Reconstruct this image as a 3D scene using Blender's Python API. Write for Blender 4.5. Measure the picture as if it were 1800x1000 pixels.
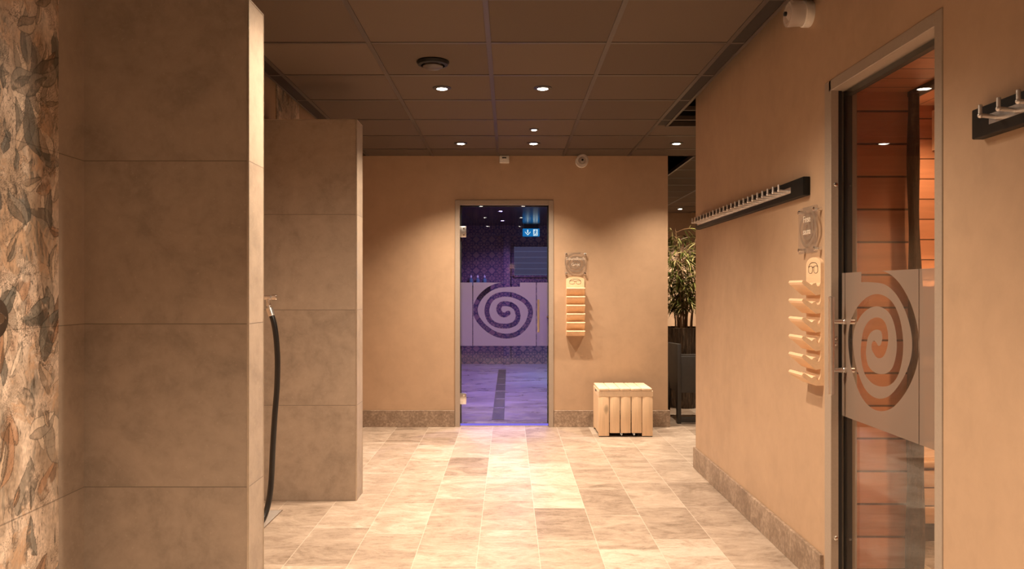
import bpy, bmesh, math, random
import numpy as np
from mathutils import Vector, Matrix
random.seed(7)
for o in list(bpy.data.objects): bpy.data.objects.remove(o)
S = bpy.context.scene
COL = S.collection
PI = math.pi

# ------------------------------------------------------------------ camera
cam_d = bpy.data.cameras.new('camera'); cam = bpy.data.objects.new('camera', cam_d); COL.objects.link(cam)
cam.location = (0, 0, 1.28); cam.rotation_euler = (PI/2, 0, 0)
cam_d.sensor_width = 36; cam_d.lens = 28.0
cam_d.shift_x = 5/1800; cam_d.shift_y = 10/1800
cam_d.clip_start = .05
S.camera = cam

# ------------------------------------------------------------------ world, exposure
w = bpy.data.worlds.new('world'); S.world = w; w.use_nodes = True
w.node_tree.nodes['Background'].inputs[0].default_value = (1, .8, .6, 1)
w.node_tree.nodes['Background'].inputs[1].default_value = 0.02
vs = S.view_settings
vs.view_transform = 'Standard'; vs.look = 'None'; vs.gamma = 1; vs.use_curve_mapping = False
vs.exposure = 0.0
WARM = (1.0, .805, .60)
E_SPOT = 242          # corridor downlights
SPOT_ANGLE = 112

# ------------------------------------------------------------------ lamps that belong to rooms behind doors are in their builders
ZC = 2.539           # suspended ceiling height
YF = 7.467           # far wall
XR = 1.345           # right wall
XL = -1.512          # left wall by the camera
XL2 = -1.42          # left edge of the suspended ceiling (open gap beside the wall)

# ================================================================== helpers
def s2l(r, g, b):
    f = lambda c: (c/255/12.92 if c/255 <= .04045 else ((c/255+.055)/1.055)**2.4)
    return (f(r), f(g), f(b))

class NT:
    """small node-tree builder"""
    def __init__(s, name):
        s.m = bpy.data.materials.new(name); s.m.use_nodes = True
        s.t = s.m.node_tree; s.n = s.t.nodes; s.l = s.t.links
        s.n.clear()
        s.out = s.n.new('ShaderNodeOutputMaterial')
    def new(s, typ, **kw):
        nd = s.n.new(typ)
        for k, v in kw.items(): setattr(nd, k, v)
        return nd
    def put(s, sock, v):
        if hasattr(v, 'is_output') or isinstance(v, bpy.types.NodeSocket): s.l.new(v, sock)
        else:
            if isinstance(v, tuple) and sock.type == 'RGBA' and len(v) == 3: v = (*v, 1)
            sock.default_value = v
    def math(s, op, a, b=0.0, c=None, clamp=False):
        nd = s.new('ShaderNodeMath', operation=op, use_clamp=clamp)
        s.put(nd.inputs[0], a); s.put(nd.inputs[1], b)
        if c is not None: s.put(nd.inputs[2], c)
        return nd.outputs[0]
    def pos(s):
        g = s.new('ShaderNodeNewGeometry'); return g.outputs['Position']
    def obj(s):
        g = s.new('ShaderNodeTexCoord'); return g.outputs['Object']
    def sep(s, v):
        nd = s.new('ShaderNodeSeparateXYZ'); s.put(nd.inputs[0], v); return nd.outputs
    def comb(s, x=0.0, y=0.0, z=0.0):
        nd = s.new('ShaderNodeCombineXYZ')
        for i, v in enumerate((x, y, z)): s.put(nd.inputs[i], v)
        return nd.outputs[0]
    def vmul(s, v, k):
        nd = s.new('ShaderNodeVectorMath', operation='MULTIPLY'); s.put(nd.inputs[0], v); s.put(nd.inputs[1], k); return nd.outputs[0]
    def vadd(s, v, k):
        nd = s.new('ShaderNodeVectorMath', operation='ADD'); s.put(nd.inputs[0], v); s.put(nd.inputs[1], k); return nd.outputs[0]
    def noise(s, v, scale, detail=4, rough=.55, dist=0.0, out='Fac'):
        nd = s.new('ShaderNodeTexNoise'); s.put(nd.inputs['Vector'], v)
        nd.inputs['Scale'].default_value = scale; nd.inputs['Detail'].default_value = detail
        nd.inputs['Roughness'].default_value = rough; nd.inputs['Distortion'].default_value = dist
        return nd.outputs[out]
    def white(s, v):
        nd = s.new('ShaderNodeTexWhiteNoise', noise_dimensions='2D'); s.put(nd.inputs['Vector'], v); return nd.outputs
    def ramp(s, f, stops, interp='LINEAR'):
        nd = s.new('ShaderNodeValToRGB'); cr = nd.color_ramp; cr.interpolation = interp
        while len(cr.elements) < len(stops): cr.elements.new(.5)
        for e, (p, c) in zip(cr.elements, stops):
            e.position = p; e.color = (*c, 1) if len(c) == 3 else c
        s.put(nd.inputs[0], f); return nd.outputs[0]
    def mix(s, f, a, b, blend='MIX'):
        nd = s.new('ShaderNodeMix', data_type='RGBA', blend_type=blend)
        s.put(nd.inputs[0], f); s.put(nd.inputs[6], a); s.put(nd.inputs[7], b); return nd.outputs[2]
    def maprange(s, v, a, b, c, d):
        nd = s.new('ShaderNodeMapRange'); s.put(nd.inputs[0], v)
        for i, x in enumerate((a, b, c, d)): s.put(nd.inputs[i+1], x)
        return nd.outputs[0]
    def bump(s, h, strength=.3, dist=.01):
        nd = s.new('ShaderNodeBump'); nd.inputs['Strength'].default_value = strength
        nd.inputs['Distance'].default_value = dist; s.put(nd.inputs['Height'], h); return nd.outputs[0]
    def bsdf(s, color, rough=.6, metal=0.0, normal=None, spec=.5):
        nd = s.new('ShaderNodeBsdfPrincipled')
        s.put(nd.inputs['Base Color'], color); s.put(nd.inputs['Roughness'], rough); s.put(nd.inputs['Metallic'], metal)
        s.put(nd.inputs['Specular IOR Level'], spec)
        if normal is not None: s.put(nd.inputs['Normal'], normal)
        return nd.outputs[0]
    def done(s, surf):
        s.l.new(surf, s.out.inputs['Surface']); return s.m

def simple(name, c, rough=.5, metal=0., spec=.5, vary=.08, scale=40):
    t = NT(name); n = t.noise(t.obj(), scale, 3)
    lo = tuple(x*(1-vary) for x in c); hi = tuple(min(1, x*(1+vary)) for x in c)
    return t.done(t.bsdf(t.ramp(n, [(.3, lo), (.7, hi)]), rough, metal, None, spec))

def emit(name, c, k):
    t = NT(name); e = t.new('ShaderNodeEmission'); t.put(e.inputs[0], c); e.inputs[1].default_value = k
    return t.done(e.outputs[0])

M = {}
# --- plaster walls
def plaster(name, c, scale=1.0):
    t = NT(name); p = t.pos()
    big = t.noise(t.vmul(p, (1, 1, .6)), 1.7*scale, 5, .6, .6)
    med = t.noise(p, 9*scale, 6, .65, .4)
    fine = t.noise(p, 60, 4, .6)
    f = t.math('ADD', t.math('MULTIPLY', big, .62), t.math('MULTIPLY', med, .38))
    col = t.ramp(f, [(.30, tuple(x*.86 for x in c)), (.5, c), (.72, tuple(min(1, x*1.12) for x in c))])
    h = t.math('ADD', t.math('MULTIPLY', med, .6), t.math('MULTIPLY', fine, .4))
    return t.done(t.bsdf(col, .55, 0, t.bump(h, .12, .004), .3))
M['plaster'] = plaster('tan plaster', (.455, .305, .198))
M['plaster_annex'] = plaster('annex tan plaster', (.46, .32, .215))  # slightly paler tan for the annex walls
# --- large grey brown wall tiles
def walltile(name, c, joint_axis_offset=0.0):
    t = NT(name); p = t.pos(); x, y, z = t.sep(p)
    zz = t.math('DIVIDE', z, .58); fr = t.math('FRACT', zz)
    d = t.math('MULTIPLY', t.math('MINIMUM', fr, t.math('SUBTRACT', 1., fr)), .58)
    row = t.math('FLOOR', zz)
    off = t.comb(t.math('MULTIPLY', row, 3.7), t.math('MULTIPLY', row, 5.3), t.math('MULTIPLY', row, 1.9))
    q = t.vadd(p, off)
    big = t.noise(q, 2.2, 6, .65, .8); med = t.noise(q, 14, 6, .7, .3); sp = t.noise(q, 90, 2, .5)
    f = t.math('ADD', t.math('MULTIPLY', big, .6), t.math('MULTIPLY', med, .4))
    col = t.ramp(f, [(.30, tuple(k*.62 for k in c)), (.5, c), (.70, tuple(min(1, k*1.22) for k in c))])
    col = t.mix(t.maprange(sp, .66, .74, 0., .35), col, tuple(k*1.5 for k in c))
    col = t.mix(t.math('LESS_THAN', d, .0016), col, tuple(k*.5 for k in c))
    return t.done(t.bsdf(col, .42, 0, t.bump(t.math('GREATER_THAN', d, .0018), .4, .002), .35))
M['walltile'] = walltile('grey brown stone tile', (.37, .288, .222))
# --- floor tiles 30 x 60
def floortile(name, lo, mid, hi, grout, w=.2985, x0=-.153, L=.60, rough=.38):
    t = NT(name); p = t.pos(); x, y, z = t.sep(p)
    u = t.math('DIVIDE', t.math('SUBTRACT', x, x0), w); cu = t.math('FLOOR', u); fu = t.math('FRACT', u)
    r = t.white(t.comb(cu, 3.3, 0.))[0]
    v = t.math('ADD', t.math('DIVIDE', y, L), r); cv = t.math('FLOOR', v); fv = t.math('FRACT', v)
    rnd = t.white(t.comb(t.math('ADD', cu, .37), t.math('ADD', cv, .71), 0.)); rv, rc = rnd[0], rnd[1]
    du = t.math('MULTIPLY', t.math('MINIMUM', fu, t.math('SUBTRACT', 1., fu)), w)
    dv = t.math('MULTIPLY', t.math('MINIMUM', fv, t.math('SUBTRACT', 1., fv)), L)
    d = t.math('MINIMUM', du, dv)
    sh = t.new('ShaderNodeVectorMath', operation='SCALE'); t.put(sh.inputs[0], rc); sh.inputs[3].default_value = 31.
    q = t.vadd(t.vmul(p, (1., 2.1, 1.)), sh.outputs[0])
    big = t.noise(t.vmul(q, (1., .75, 1.)), 3.4, 8, .70, 1.0)
    vein = t.noise(t.vmul(q, (1., 1.35, 1.)), 13., 10, .82, .8)
    fine = t.noise(q, 70, 5, .7)
    speck = t.noise(q, 150, 2, .5)
    f = t.math('ADD', t.math('MULTIPLY', big, .60), t.math('MULTIPLY', vein, .40))
    f = t.math('ADD', f, t.math('MULTIPLY', t.math('SUBTRACT', rv, .5), .22))
    col = t.ramp(f, [(.33, lo), (.45, tuple(a*.35+b*.65 for a, b in zip(lo, mid))), (.53, mid), (.64, hi)])
    vl = t.math('SUBTRACT', 1., t.maprange(t.math('ABSOLUTE', t.math('SUBTRACT', vein, .41)), 0., .03, 0., 1.))
    col = t.mix(t.math('MULTIPLY', t.math('MAXIMUM', vl, 0.), t.maprange(big, .4, .56, .75, 0.)), col, tuple(a*.55 for a in lo))
    col = t.mix(t.math('MULTIPLY', t.maprange(speck, .63, .70, 0., .55), t.maprange(f, .40, .55, 1., .15)), col, hi)
    col = t.mix(t.maprange(fine, .38, .66, 0., .5), col, t.mix(.45, col, tuple(a*.5 for a in mid)))
    col = t.mix(t.maprange(d, .0010, .0024, .65, 0.), col, grout)
    return t.done(t.bsdf(col, t.maprange(f, .3, .7, rough+.1, rough-.06), 0, t.bump(d, .0, .001), .4))
M['floor'] = floortile('travertine look floor tile', (.19, .13, .09), (.44, .34, .265), (.60, .505, .42), (.64, .55, .46))
M['skirting'] = None
def skirt(name):
    t = NT(name); p = t.pos()
    x, y, z = t.sep(p)
    run = t.math('FLOOR', t.math('DIVIDE', t.math('ADD', x, t.math('MULTIPLY', y, 1.0)), .60))
    q = t.vadd(p, t.comb(t.math('MULTIPLY', run, 7.1), 0., t.math('MULTIPLY', run, 3.3)))
    f = t.math('ADD', t.math('MULTIPLY', t.noise(q, 5, 6, .7, .8), .5), t.math('MULTIPLY', t.noise(q, 45, 5, .75), .5))
    col = t.ramp(f, [(.32, (.13, .085, .055)), (.5, (.27, .19, .135)), (.66, (.52, .39, .29))])
    return t.done(t.bsdf(col, .45, 0, None, .35))
M['skirting'] = skirt('brown stone skirting')
# --- suspended ceiling
def ceilmat():
    t = NT('dark brown ceiling board'); p = t.pos(); x, y, z = t.sep(p)
    cx = t.math('FLOOR', t.math('DIVIDE', t.math('ADD', x, .104), .61)); cy = t.math('FLOOR', t.math('DIVIDE', t.math('SUBTRACT', y, 4.052), .61))
    r = t.white(t.comb(t.math('ADD', cx, .5), t.math('ADD', cy, .5), 0.))[0]
    n = t.noise(p, 180, 3, .6)
    col = t.ramp(t.math('ADD', t.math('MULTIPLY', n, .5), t.math('MULTIPLY', r, .5)), [(.2, (.102, .073, .053)), (.8, (.136, .098, .072))])
    return t.done(t.bsdf(col, .8, 0, t.bump(n, .15, .002), .2))
M['ceiling'] = ceilmat()
M['tbar'] = simple('brown ceiling rail', (.062, .045, .036), .45, 0, .5)
M['void'] = simple('black ceiling void', (.006, .005, .005), .9)
# --- wood
def wood(name, c, axis=2, rough=.5, contrast=.3, sc=1.0, knots=False, space='obj'):
    t = NT(name); p = t.obj() if space == 'obj' else t.pos()
    k = [14., 14., 14.]; k[axis] = 1.1
    q = t.vmul(p, tuple(v*sc for v in k))
    info = t.new('ShaderNodeObjectInfo')
    q = t.vadd(q, t.comb(t.math('MULTIPLY', info.outputs['Random'], 40.), t.math('MULTIPLY', info.outputs['Random'], 17.), 0.))
    n = t.noise(q, 1.6, 6, .6, 1.4); g = t.noise(q, 7., 4, .6, .4)
    f = t.math('ADD', t.math('MULTIPLY', n, .65), t.math('MULTIPLY', g, .35))
    col = t.ramp(f, [(.28, tuple(x*(1-contrast) for x in c)), (.55, c), (.78, tuple(min(1, x*(1+contrast*.45)) for x in c))])
    if knots:
        kn = t.noise(t.vmul(p, (1, 1, .6)), 9., 1, .3)
        col = t.mix(t.maprange(kn, .73, .79, 0., .7), col, tuple(x*.35 for x in c))
    return t.done(t.bsdf(col, rough, 0, t.bump(f, .08, .002), .35))
M['pine'] = wood('pale pine', (.80, .57, .37), 2, .5, .16, 1.0, True)
M['pine_y'] = wood('pale pine lid', (.86, .66, .47), 1, .5, .14)
M['birch'] = wood('pale birch', (.83, .58, .37), 1, .48, .14)
M['cedar'] = None
def planks(name, c, axis, pitch, off=0.0, seam=.006, grain=0):
    t = NT(name); p = t.pos(); xyz = t.sep(p)
    v = t.math('DIVIDE', t.math('SUBTRACT', xyz[axis], off), pitch); fr = t.math('FRACT', v); row = t.math('FLOOR', v)
    d = t.math('MULTIPLY', t.math('MINIMUM', fr, t.math('SUBTRACT', 1., fr)), pitch)
    r = t.white(t.comb(row, 1.7, 0.))[0]
    k = [12., 12., 12.]; k[grain] = 1.0
    q = t.vadd(t.vmul(p, tuple(k)), t.comb(t.math('MULTIPLY', r, 31.), t.math('MULTIPLY', r, 13.), t.math('MULTIPLY', r, 53.)))
    n = t.noise(q, 1.4, 6, .6, 1.2)
    f = t.math('ADD', t.math('MULTIPLY', n, .7), t.math('MULTIPLY', r, .3))
    col = t.ramp(f, [(.25, tuple(x*.72 for x in c)), (.55, c), (.8, tuple(min(1, x*1.2) for x in c))])
    col = t.mix(t.maprange(d, seam*.5, seam, 1., 0.), col, tuple(x*.16 for x in c))
    return t.done(t.bsdf(col, .5, 0, t.bump(t.maprange(d, 0., seam*1.6, 0., 1.), .25, .004), .3))
CED = (.52, .22, .115)
M['cedar_wall'] = planks('cedar wall boards', CED, 2, .15, 0., .006, 0)
M['cedar_back'] = planks('cedar back wall boards', CED, 2, .1315, .033, .005, 0)
M['cedar_ceiling'] = planks('cedar ceiling boards', CED, 1, .15, .112, .005, 0)
M['cedar_ceiling_y'] = planks('cedar raised ceiling boards', CED, 0, .15, .12, .005, 1)
M['bench'] = wood('pale sauna bench wood', (.70, .44, .27), 0, .5, .18, .6)
M['bark'] = None
def bark():
    t = NT('dark weathered log'); p = t.obj()
    n = t.noise(t.vmul(p, (10, 10, 1.6)), 3., 8, .7, 1.5); m = t.noise(p, 60, 4, .7)
    f = t.math('ADD', t.math('MULTIPLY', n, .75), t.math('MULTIPLY', m, .25))
    col = t.ramp(f, [(.3, (.018, .010, .006)), (.52, (.06, .032, .018)), (.75, (.17, .095, .055))])
    return t.done(t.bsdf(col, .7, 0, t.bump(f, .5, .01), .3))
M['bark'] = bark()
# --- metals, paints
M['steel'] = simple('brushed steel', (.80, .77, .75), .27, 1., .5, .05, 90)
M['chrome'] = simple('chrome', (.78, .76, .74), .14, 1., .5, .02)
M['frame'] = simple('satin aluminium door frame', (.36, .285, .225), .55, .10, .5, .04, 120)
M['gasket'] = simple('black door gasket', (.012, .012, .014), .55)
M['hookmet'] = simple('satin steel hook', (.72, .68, .65), .42, .75)
M['black'] = simple('black painted wood', (.010, .009, .008), .5, 0, .22)
M['blackmet'] = simple('black lacquered metal', (.025, .022, .02), .4, .2)
M['rubber'] = simple('black rubber hose', (.010, .009, .009), .28, 0, .6)
M['white'] = simple('white plastic', (.78, .74, .68), .4)
M['darkhole'] = simple('dark slot', (.01, .01, .01), .8)
M['bronze'] = simple('dark bronze plate', (.105, .075, .055), .38, .55)
M['edge'] = simple('tile edge profile', (.60, .52, .43), .35, .8)
M['ink'] = simple('burnt dark mark', (.05, .028, .016), .7)
M['chairblack'] = simple('charcoal outdoor plastic', (.035, .030, .027), .5)
M['threshold'] = simple('polished steel threshold', (.7, .68, .7), .25, .9)
M['bottle'] = simple('teal bottle plastic', (.10, .22, .24), .3)
M['drain'] = simple('dark steel grate', (.05, .05, .055), .35, .6)

def glassmat(name, tint=(1, 1, 1), f0=.04, rough=0.0, haze=0.0):
    t = NT(name)
    lw = t.new('ShaderNodeLayerWeight'); lw.inputs[0].default_value = .5
    f5 = t.math('POWER', lw.outputs['Facing'], 5.)
    fr = t.math('ADD', t.math('MULTIPLY', f5, 1-f0), f0)
    tr = t.new('ShaderNodeBsdfTransparent'); t.put(tr.inputs[0], tint)
    gl = t.new('ShaderNodeBsdfGlossy'); gl.inputs['Roughness'].default_value = rough
    mx = t.new('ShaderNodeMixShader'); t.put(mx.inputs[0], fr); t.l.new(tr.outputs[0], mx.inputs[1]); t.l.new(gl.outputs[0], mx.inputs[2])
    res = mx.outputs[0]
    if haze:
        d = t.new('ShaderNodeBsdfDiffuse'); t.put(d.inputs[0], (.8, .75, .7))
        m2 = t.new('ShaderNodeMixShader'); m2.inputs[0].default_value = haze
        t.l.new(res, m2.inputs[1]); t.l.new(d.outputs[0], m2.inputs[2]); res = m2.outputs[0]
    return t.done(res)
M['glass'] = glassmat('clear glass', (.93, .95, .94))
M['acrylic'] = glassmat('clear acrylic', (.96, .95, .94), .04, .02, .04)
def frosted(name, c, transl=.45, transp=.08):
    t = NT(name)
    d = t.new('ShaderNodeBsdfDiffuse'); t.put(d.inputs[0], c)
    tl = t.new('ShaderNodeBsdfTranslucent'); t.put(tl.inputs[0], c)
    tr = t.new('ShaderNodeBsdfTransparent')
    a = t.new('ShaderNodeMixShader'); a.inputs[0].default_value = transl; t.l.new(d.outputs[0], a.inputs[1]); t.l.new(tl.outputs[0], a.inputs[2])
    b = t.new('ShaderNodeMixShader'); b.inputs[0].default_value = transp; t.l.new(a.outputs[0], b.inputs[1]); t.l.new(tr.outputs[0], b.inputs[2])
    return t.done(b.outputs[0])
M['film'] = frosted('frosted film', (.37, .315, .29), .80, .14)
M['etch'] = frosted('etched acrylic', (.34, .265, .21), .45, .30)
M['dome'] = frosted('clear plastic dome', (.8, .72, .66), .4, .55)

# --- mesh builder
class MB:
    def __init__(s): s.bm = bmesh.new()
    def _merge(s, b2, mat=None):
        if mat is not None: bmesh.ops.transform(b2, matrix=mat, verts=b2.verts)
        me = bpy.data.meshes.new('tmp'); b2.to_mesh(me); b2.free(); s.bm.from_mesh(me); bpy.data.meshes.remove(me)
    def box(s, lo, hi, bev=0.0, seg=2, mat=None):
        b = bmesh.new(); bmesh.ops.create_cube(b, size=1)
        for v in b.verts:
            for i in range(3): v.co[i] = (lo[i]+hi[i])/2 + v.co[i]*(hi[i]-lo[i])
        if bev: bmesh.ops.bevel(b, geom=list(b.edges), offset=bev, segments=seg, profile=.5, affect='EDGES')
        s._merge(b, mat); return s
    def prism(s, pts, axis, a, b_, bev=0.0, mat=None):
        """polygon pts (2d) extruded along axis from a to b"""
        b = bmesh.new()
        def mk(p, t):
            c = list(p); c.insert(axis, t); return b.verts.new(c)
        A = [mk(p, a) for p in pts]; B = [mk(p, b_) for p in pts]
        b.faces.new(A); b.faces.new(B[::-1]); n = len(pts)
        for i in range(n): b.faces.new((A[i], B[i], B[(i+1) % n], A[(i+1) % n]))
        bmesh.ops.recalc_face_normals(b, faces=b.faces)
        if bev: bmesh.ops.bevel(b, geom=list(b.edges), offset=bev, segments=2, profile=.5, affect='EDGES')
        s._merge(b, mat); return s
    def lathe(s, prof, n=32, mat=None, cap=True):
        """prof list of (r, z) about z axis"""
        b = bmesh.new(); rings = []
        for r, z in prof: rings.append([b.verts.new((r*math.cos(2*PI*i/n), r*math.sin(2*PI*i/n), z)) for i in range(n)])
        for A, B in zip(rings, rings[1:]):
            for i in range(n): b.faces.new((A[i], A[(i+1) % n], B[(i+1) % n], B[i]))
        if cap:
            b.faces.new(rings[0][::-1]); b.faces.new(rings[-1])
        bmesh.ops.recalc_face_normals(b, faces=b.faces)
        s._merge(b, mat); return s
    def cyl(s, p0, p1, r, n=20, bev=0.0):
        p0, p1 = Vector(p0), Vector(p1); d = p1-p0; L = d.length
        q = d.to_track_quat('Z', 'Y').to_matrix().to_4x4(); q.translation = p0
        pr = [(r-bev, 0), (r, bev), (r, L-bev), (r-bev, L)] if bev else [(r, 0), (r, L)]
        return s.lathe(pr, n, q)
    def tube(s, pts, r, n=10, closed=False):
        pts = [Vector(p) for p in pts]; b = bmesh.new(); rings = []
        up = Vector((0, 0, 1)); N = len(pts)
        prev = None
        for i, p in enumerate(pts):
            t = (pts[(i+1) % N] if (closed or i < N-1) else pts[i]) - (pts[i-1] if (closed or i > 0) else pts[i])
            t.normalize()
            if prev is None:
                a = t.orthogonal().normalized()
            else:
                a = prev - t*prev.dot(t); a = a.normalized() if a.length > 1e-6 else t.orthogonal().normalized()
            prev = a; c = t.cross(a)
            rr = r[i] if isinstance(r, (list, tuple)) else r
            rings.append([b.verts.new(p + rr*(math.cos(2*PI*k/n)*a + math.sin(2*PI*k/n)*c)) for k in range(n)])
        pairs = list(zip(rings, rings[1:])) + ([(rings[-1], rings[0])] if closed else [])
        for A, B in pairs:
            for k in range(n): b.faces.new((A[k], A[(k+1) % n], B[(k+1) % n], B[k]))
        if not closed:
            b.faces.new(rings[0][::-1]); b.faces.new(rings[-1])
        bmesh.ops.recalc_face_normals(b, faces=b.faces)
        s._merge(b); return s
    def sphere(s, c, r, sc=(1, 1, 1), u=20, v=12):
        b = bmesh.new(); bmesh.ops.create_uvsphere(b, u_segments=u, v_segments=v, radius=r)
        s._merge(b, Matrix.Translation(c) @ Matrix.Diagonal((*sc, 1))); return s
    def build(s, name, mat, parent=None, smooth=True):
        me = bpy.data.meshes.new(name); s.bm.to_mesh(me); s.bm.free()
        return link(name, me, mat, parent, smooth)

def link(name, me, mat, parent=None, smooth=True):
    o = bpy.data.objects.new(name, me); COL.objects.link(o)
    if mat is not None:
        me.materials.clear(); me.materials.append(mat)
    if smooth and len(me.polygons):
        me.polygons.foreach_set('use_smooth', [True]*len(me.polygons)); me.set_sharp_from_angle(angle=math.radians(35))
    if parent is not None:
        o.parent = parent
        if parent.type == 'EMPTY':                       # shapes are written in world coordinates
            me.transform(Matrix.Translation(-world_loc(parent)))
            me.update()
        else:
            # sub-part: same origin as its parent part
            me.transform(Matrix.Translation(-world_loc(parent))); me.update()
    return o
def world_loc(o):
    v = Vector((0, 0, 0))
    while o is not None:
        v = v + o.location; o = o.parent
    return v
def thing(name, label, cat, loc=(0, 0, 0), group=None):
    o = bpy.data.objects.new(name, None); COL.objects.link(o); o.location = loc; o.empty_display_size = .1
    if label: o['label'] = label
    if cat: o['category'] = cat
    if group: o['group'] = group
    return o
def tag(o, label, cat, group=None):
    o['label'] = label; o['category'] = cat
    if group: o['group'] = group
    return o
def struct(o):
    o['kind'] = 'structure'; return o
def children(o): return [c for c in bpy.data.objects if c.parent == o]
def dup(o, parent=None, loc=None, label=None):
    c = o.copy(); COL.objects.link(c)
    if parent is not None: c.parent = parent
    for ch in children(o): dup(ch, c)
    if loc is not None: c.location = loc
    if label: c['label'] = label
    return c

def catmull(pts, n=10):
    P = [np.array(p, float) for p in pts]; P = [2*P[0]-P[1]] + P + [2*P[-1]-P[-2]]
    out = []
    for i in range(1, len(P)-2):
        for k in range(n):
            t = k/n
            out.append(.5*((2*P[i]) + (-P[i-1]+P[i+1])*t + (2*P[i-1]-5*P[i]+4*P[i+1]-P[i+2])*t*t + (-P[i-1]+3*P[i]-3*P[i+1]+P[i+2])*t**3))
    out.append(P[-2]); return out

# spiral drawn on both glass doors and both acrylic signs (door units: metres, x to the right, z up)
SPIRAL_PX = [(914, 499.6), (896.6, 500), (877, 501.7), (861.4, 507.5), (848, 518), (839.4, 530), (835.4, 543), (838, 557), (849.6, 572.5),
             (868.8, 586.3), (890.4, 591), (910.8, 585.6), (926, 570), (932.4, 553), (931.4, 541), (925.5, 532), (914, 523.6), (899, 518.2),
             (883.4, 517.4), (868.5, 522), (859.4, 532), (855.8, 545), (857.6, 556.5), (864, 566.5), (876, 572.2), (892.8, 573), (905.5, 568),
             (910.6, 558), (909.6, 549), (906.5, 541.5), (898.8, 535.8), (888, 533.6), (879.5, 536), (876.6, 544), (880.6, 551.6), (887.5, 553.6), (893.2, 550.4)]
SPIRAL = [((x-895)*.0053336, 1.28-(y-510)*.0053336) for x, y in SPIRAL_PX]
def spiral_outline(hw=.0205, zmax=1e9, xf=lambda p: p, n=8):
    c = catmull(SPIRAL, n); L, R = [], []
    for i, p in enumerate(c):
        a = c[max(0, i-1)]; b = c[min(len(c)-1, i+1)]; t = (b-a)/np.linalg.norm(b-a); nn = np.array((-t[1], t[0]))
        L.append(p+nn*hw); R.append(p-nn*hw)
    t = (c[-1]-c[-2]); t /= np.linalg.norm(t); nn = np.array((-t[1], t[0]))
    cap = [c[-1] + hw*(math.cos(a)*nn + math.sin(a)*t) for a in np.linspace(0, PI, 9)[1:-1]]
    out = L + cap + R[::-1]
    return [xf((p[0], min(p[1], zmax))) for p in out]
def curve_mesh(loops):
    """fill 2d loops (even-odd) into a flat mesh in local xy"""
    cu = bpy.data.curves.new('c', 'CURVE'); cu.dimensions = '2D'; cu.fill_mode = 'BOTH'
    for lp in loops:
        sp = cu.splines.new('POLY'); sp.points.add(len(lp)-1); sp.use_cyclic_u = True
        for q, p in zip(sp.points, lp): q.co = (p[0], p[1], 0, 1)
    o = bpy.data.objects.new('c', cu); COL.objects.link(o); bpy.context.view_layer.update()
    me = bpy.data.meshes.new_from_object(o.evaluated_get(bpy.context.evaluated_depsgraph_get()))
    bpy.data.objects.remove(o); return me
def text_mesh(txt, size, ext=0.0, align='CENTER'):
    cu = bpy.data.curves.new('t', 'FONT'); cu.body = txt; cu.size = size; cu.align_x = align; cu.align_y = 'CENTER'; cu.extrude = ext
    o = bpy.data.objects.new('t', cu); COL.objects.link(o); bpy.context.view_layer.update()
    me = bpy.data.meshes.new_from_object(o.evaluated_get(bpy.context.evaluated_depsgraph_get()))
    bpy.data.objects.remove(o); return me
# local (x, y, 0) -> world on a wall
FACE_FAR = Matrix(((1, 0, 0, 0), (0, 0, -1, 0), (0, 1, 0, 0), (0, 0, 0, 1)))       # x right, y up, normal towards -Y
FACE_RIGHT = Matrix(((0, 0, -1, 0), (-1, 0, 0, 0), (0, 1, 0, 0), (0, 0, 0, 1)))    # on the right wall: x -> -Y, y -> Z, normal towards -X
def place(me, M4, loc): me.transform(Matrix.Translation(loc) @ M4); return me

# ================================================================== the setting
struct(MB().box((-2.2, -2.6, -.06), (4.0, 13.1, 0)).build('floor', M['floor'], smooth=False))
# suspended ceiling: three boards with an open shadow gap along the right wall
c = MB()
c.box((XL2, -2.6, ZC), (1.212, YF, ZC+.02)); c.box((XL, -2.6, ZC), (XL2, 2.9, ZC+.02)) ; c.box((1.212, 6.10, ZC), (4.0, YF, ZC+.02))
c.box((1.738, YF, ZC), (4.0, 13.0, ZC+.02)); c.box((1.488, 9.6, ZC), (1.738, 13.0, ZC+.02))
struct(c.build('ceiling', M['ceiling'], smooth=False))
g = MB()
bw = .012; zb = ZC-.004
for k in range(-2, 3):
    x = -.104+.61*k
    g.box((x-bw, -2.6, zb), (x+bw, YF-.01, ZC+.001))
for k in range(-10, 6):
    y = 4.052+.61*k
    g.box((XL2+.005, y-bw, zb+.001), (1.212, y+bw, ZC+.001))
for k in range(0, 10): g.box((1.212 if k < 1 else 1.738, 6.49+.61*k+.0-bw, zb+.001), (4.0, 6.49+.61*k+bw, ZC+.001))
g.box((1.212, 7.102-bw, zb+.001), (3.9, 7.102+bw, ZC+.001))
for x in (2.348, 2.958, 3.568): g.box((x-bw, 6.10, zb), (x+bw, 13.0, ZC+.001))
# edge angles round the openings and bars crossing the gap
g.box((1.196, -2.6, zb-.002), (1.216, 6.11, ZC+.03)); g.box((1.20, 6.088, zb-.002), (4.0, 6.108, ZC+.03))
g.box((1.728, YF, zb-.002), (1.748, 9.6, ZC+.03)); g.box((1.49, 9.59, zb-.002), (1.748, 9.61, ZC+.03))
for y, z in ((5.80, 2.588), (5.94, 2.548)): g.box((1.216, y-.012, z), (4.0, y+.012, z+.03))
g.box((XL2, 3.0, zb), (XL2+.016, YF, ZC+.02))
struct(g.build('trim_1', M['tbar'], smooth=False))
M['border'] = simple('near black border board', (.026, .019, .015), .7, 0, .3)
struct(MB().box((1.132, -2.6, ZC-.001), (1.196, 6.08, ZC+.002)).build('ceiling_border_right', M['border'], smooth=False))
struct(MB().box((XL2+.016, 3.0, ZC-.001), (-1.338, YF, ZC+.002)).build('ceiling_border_left', M['border'], smooth=False))
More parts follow.
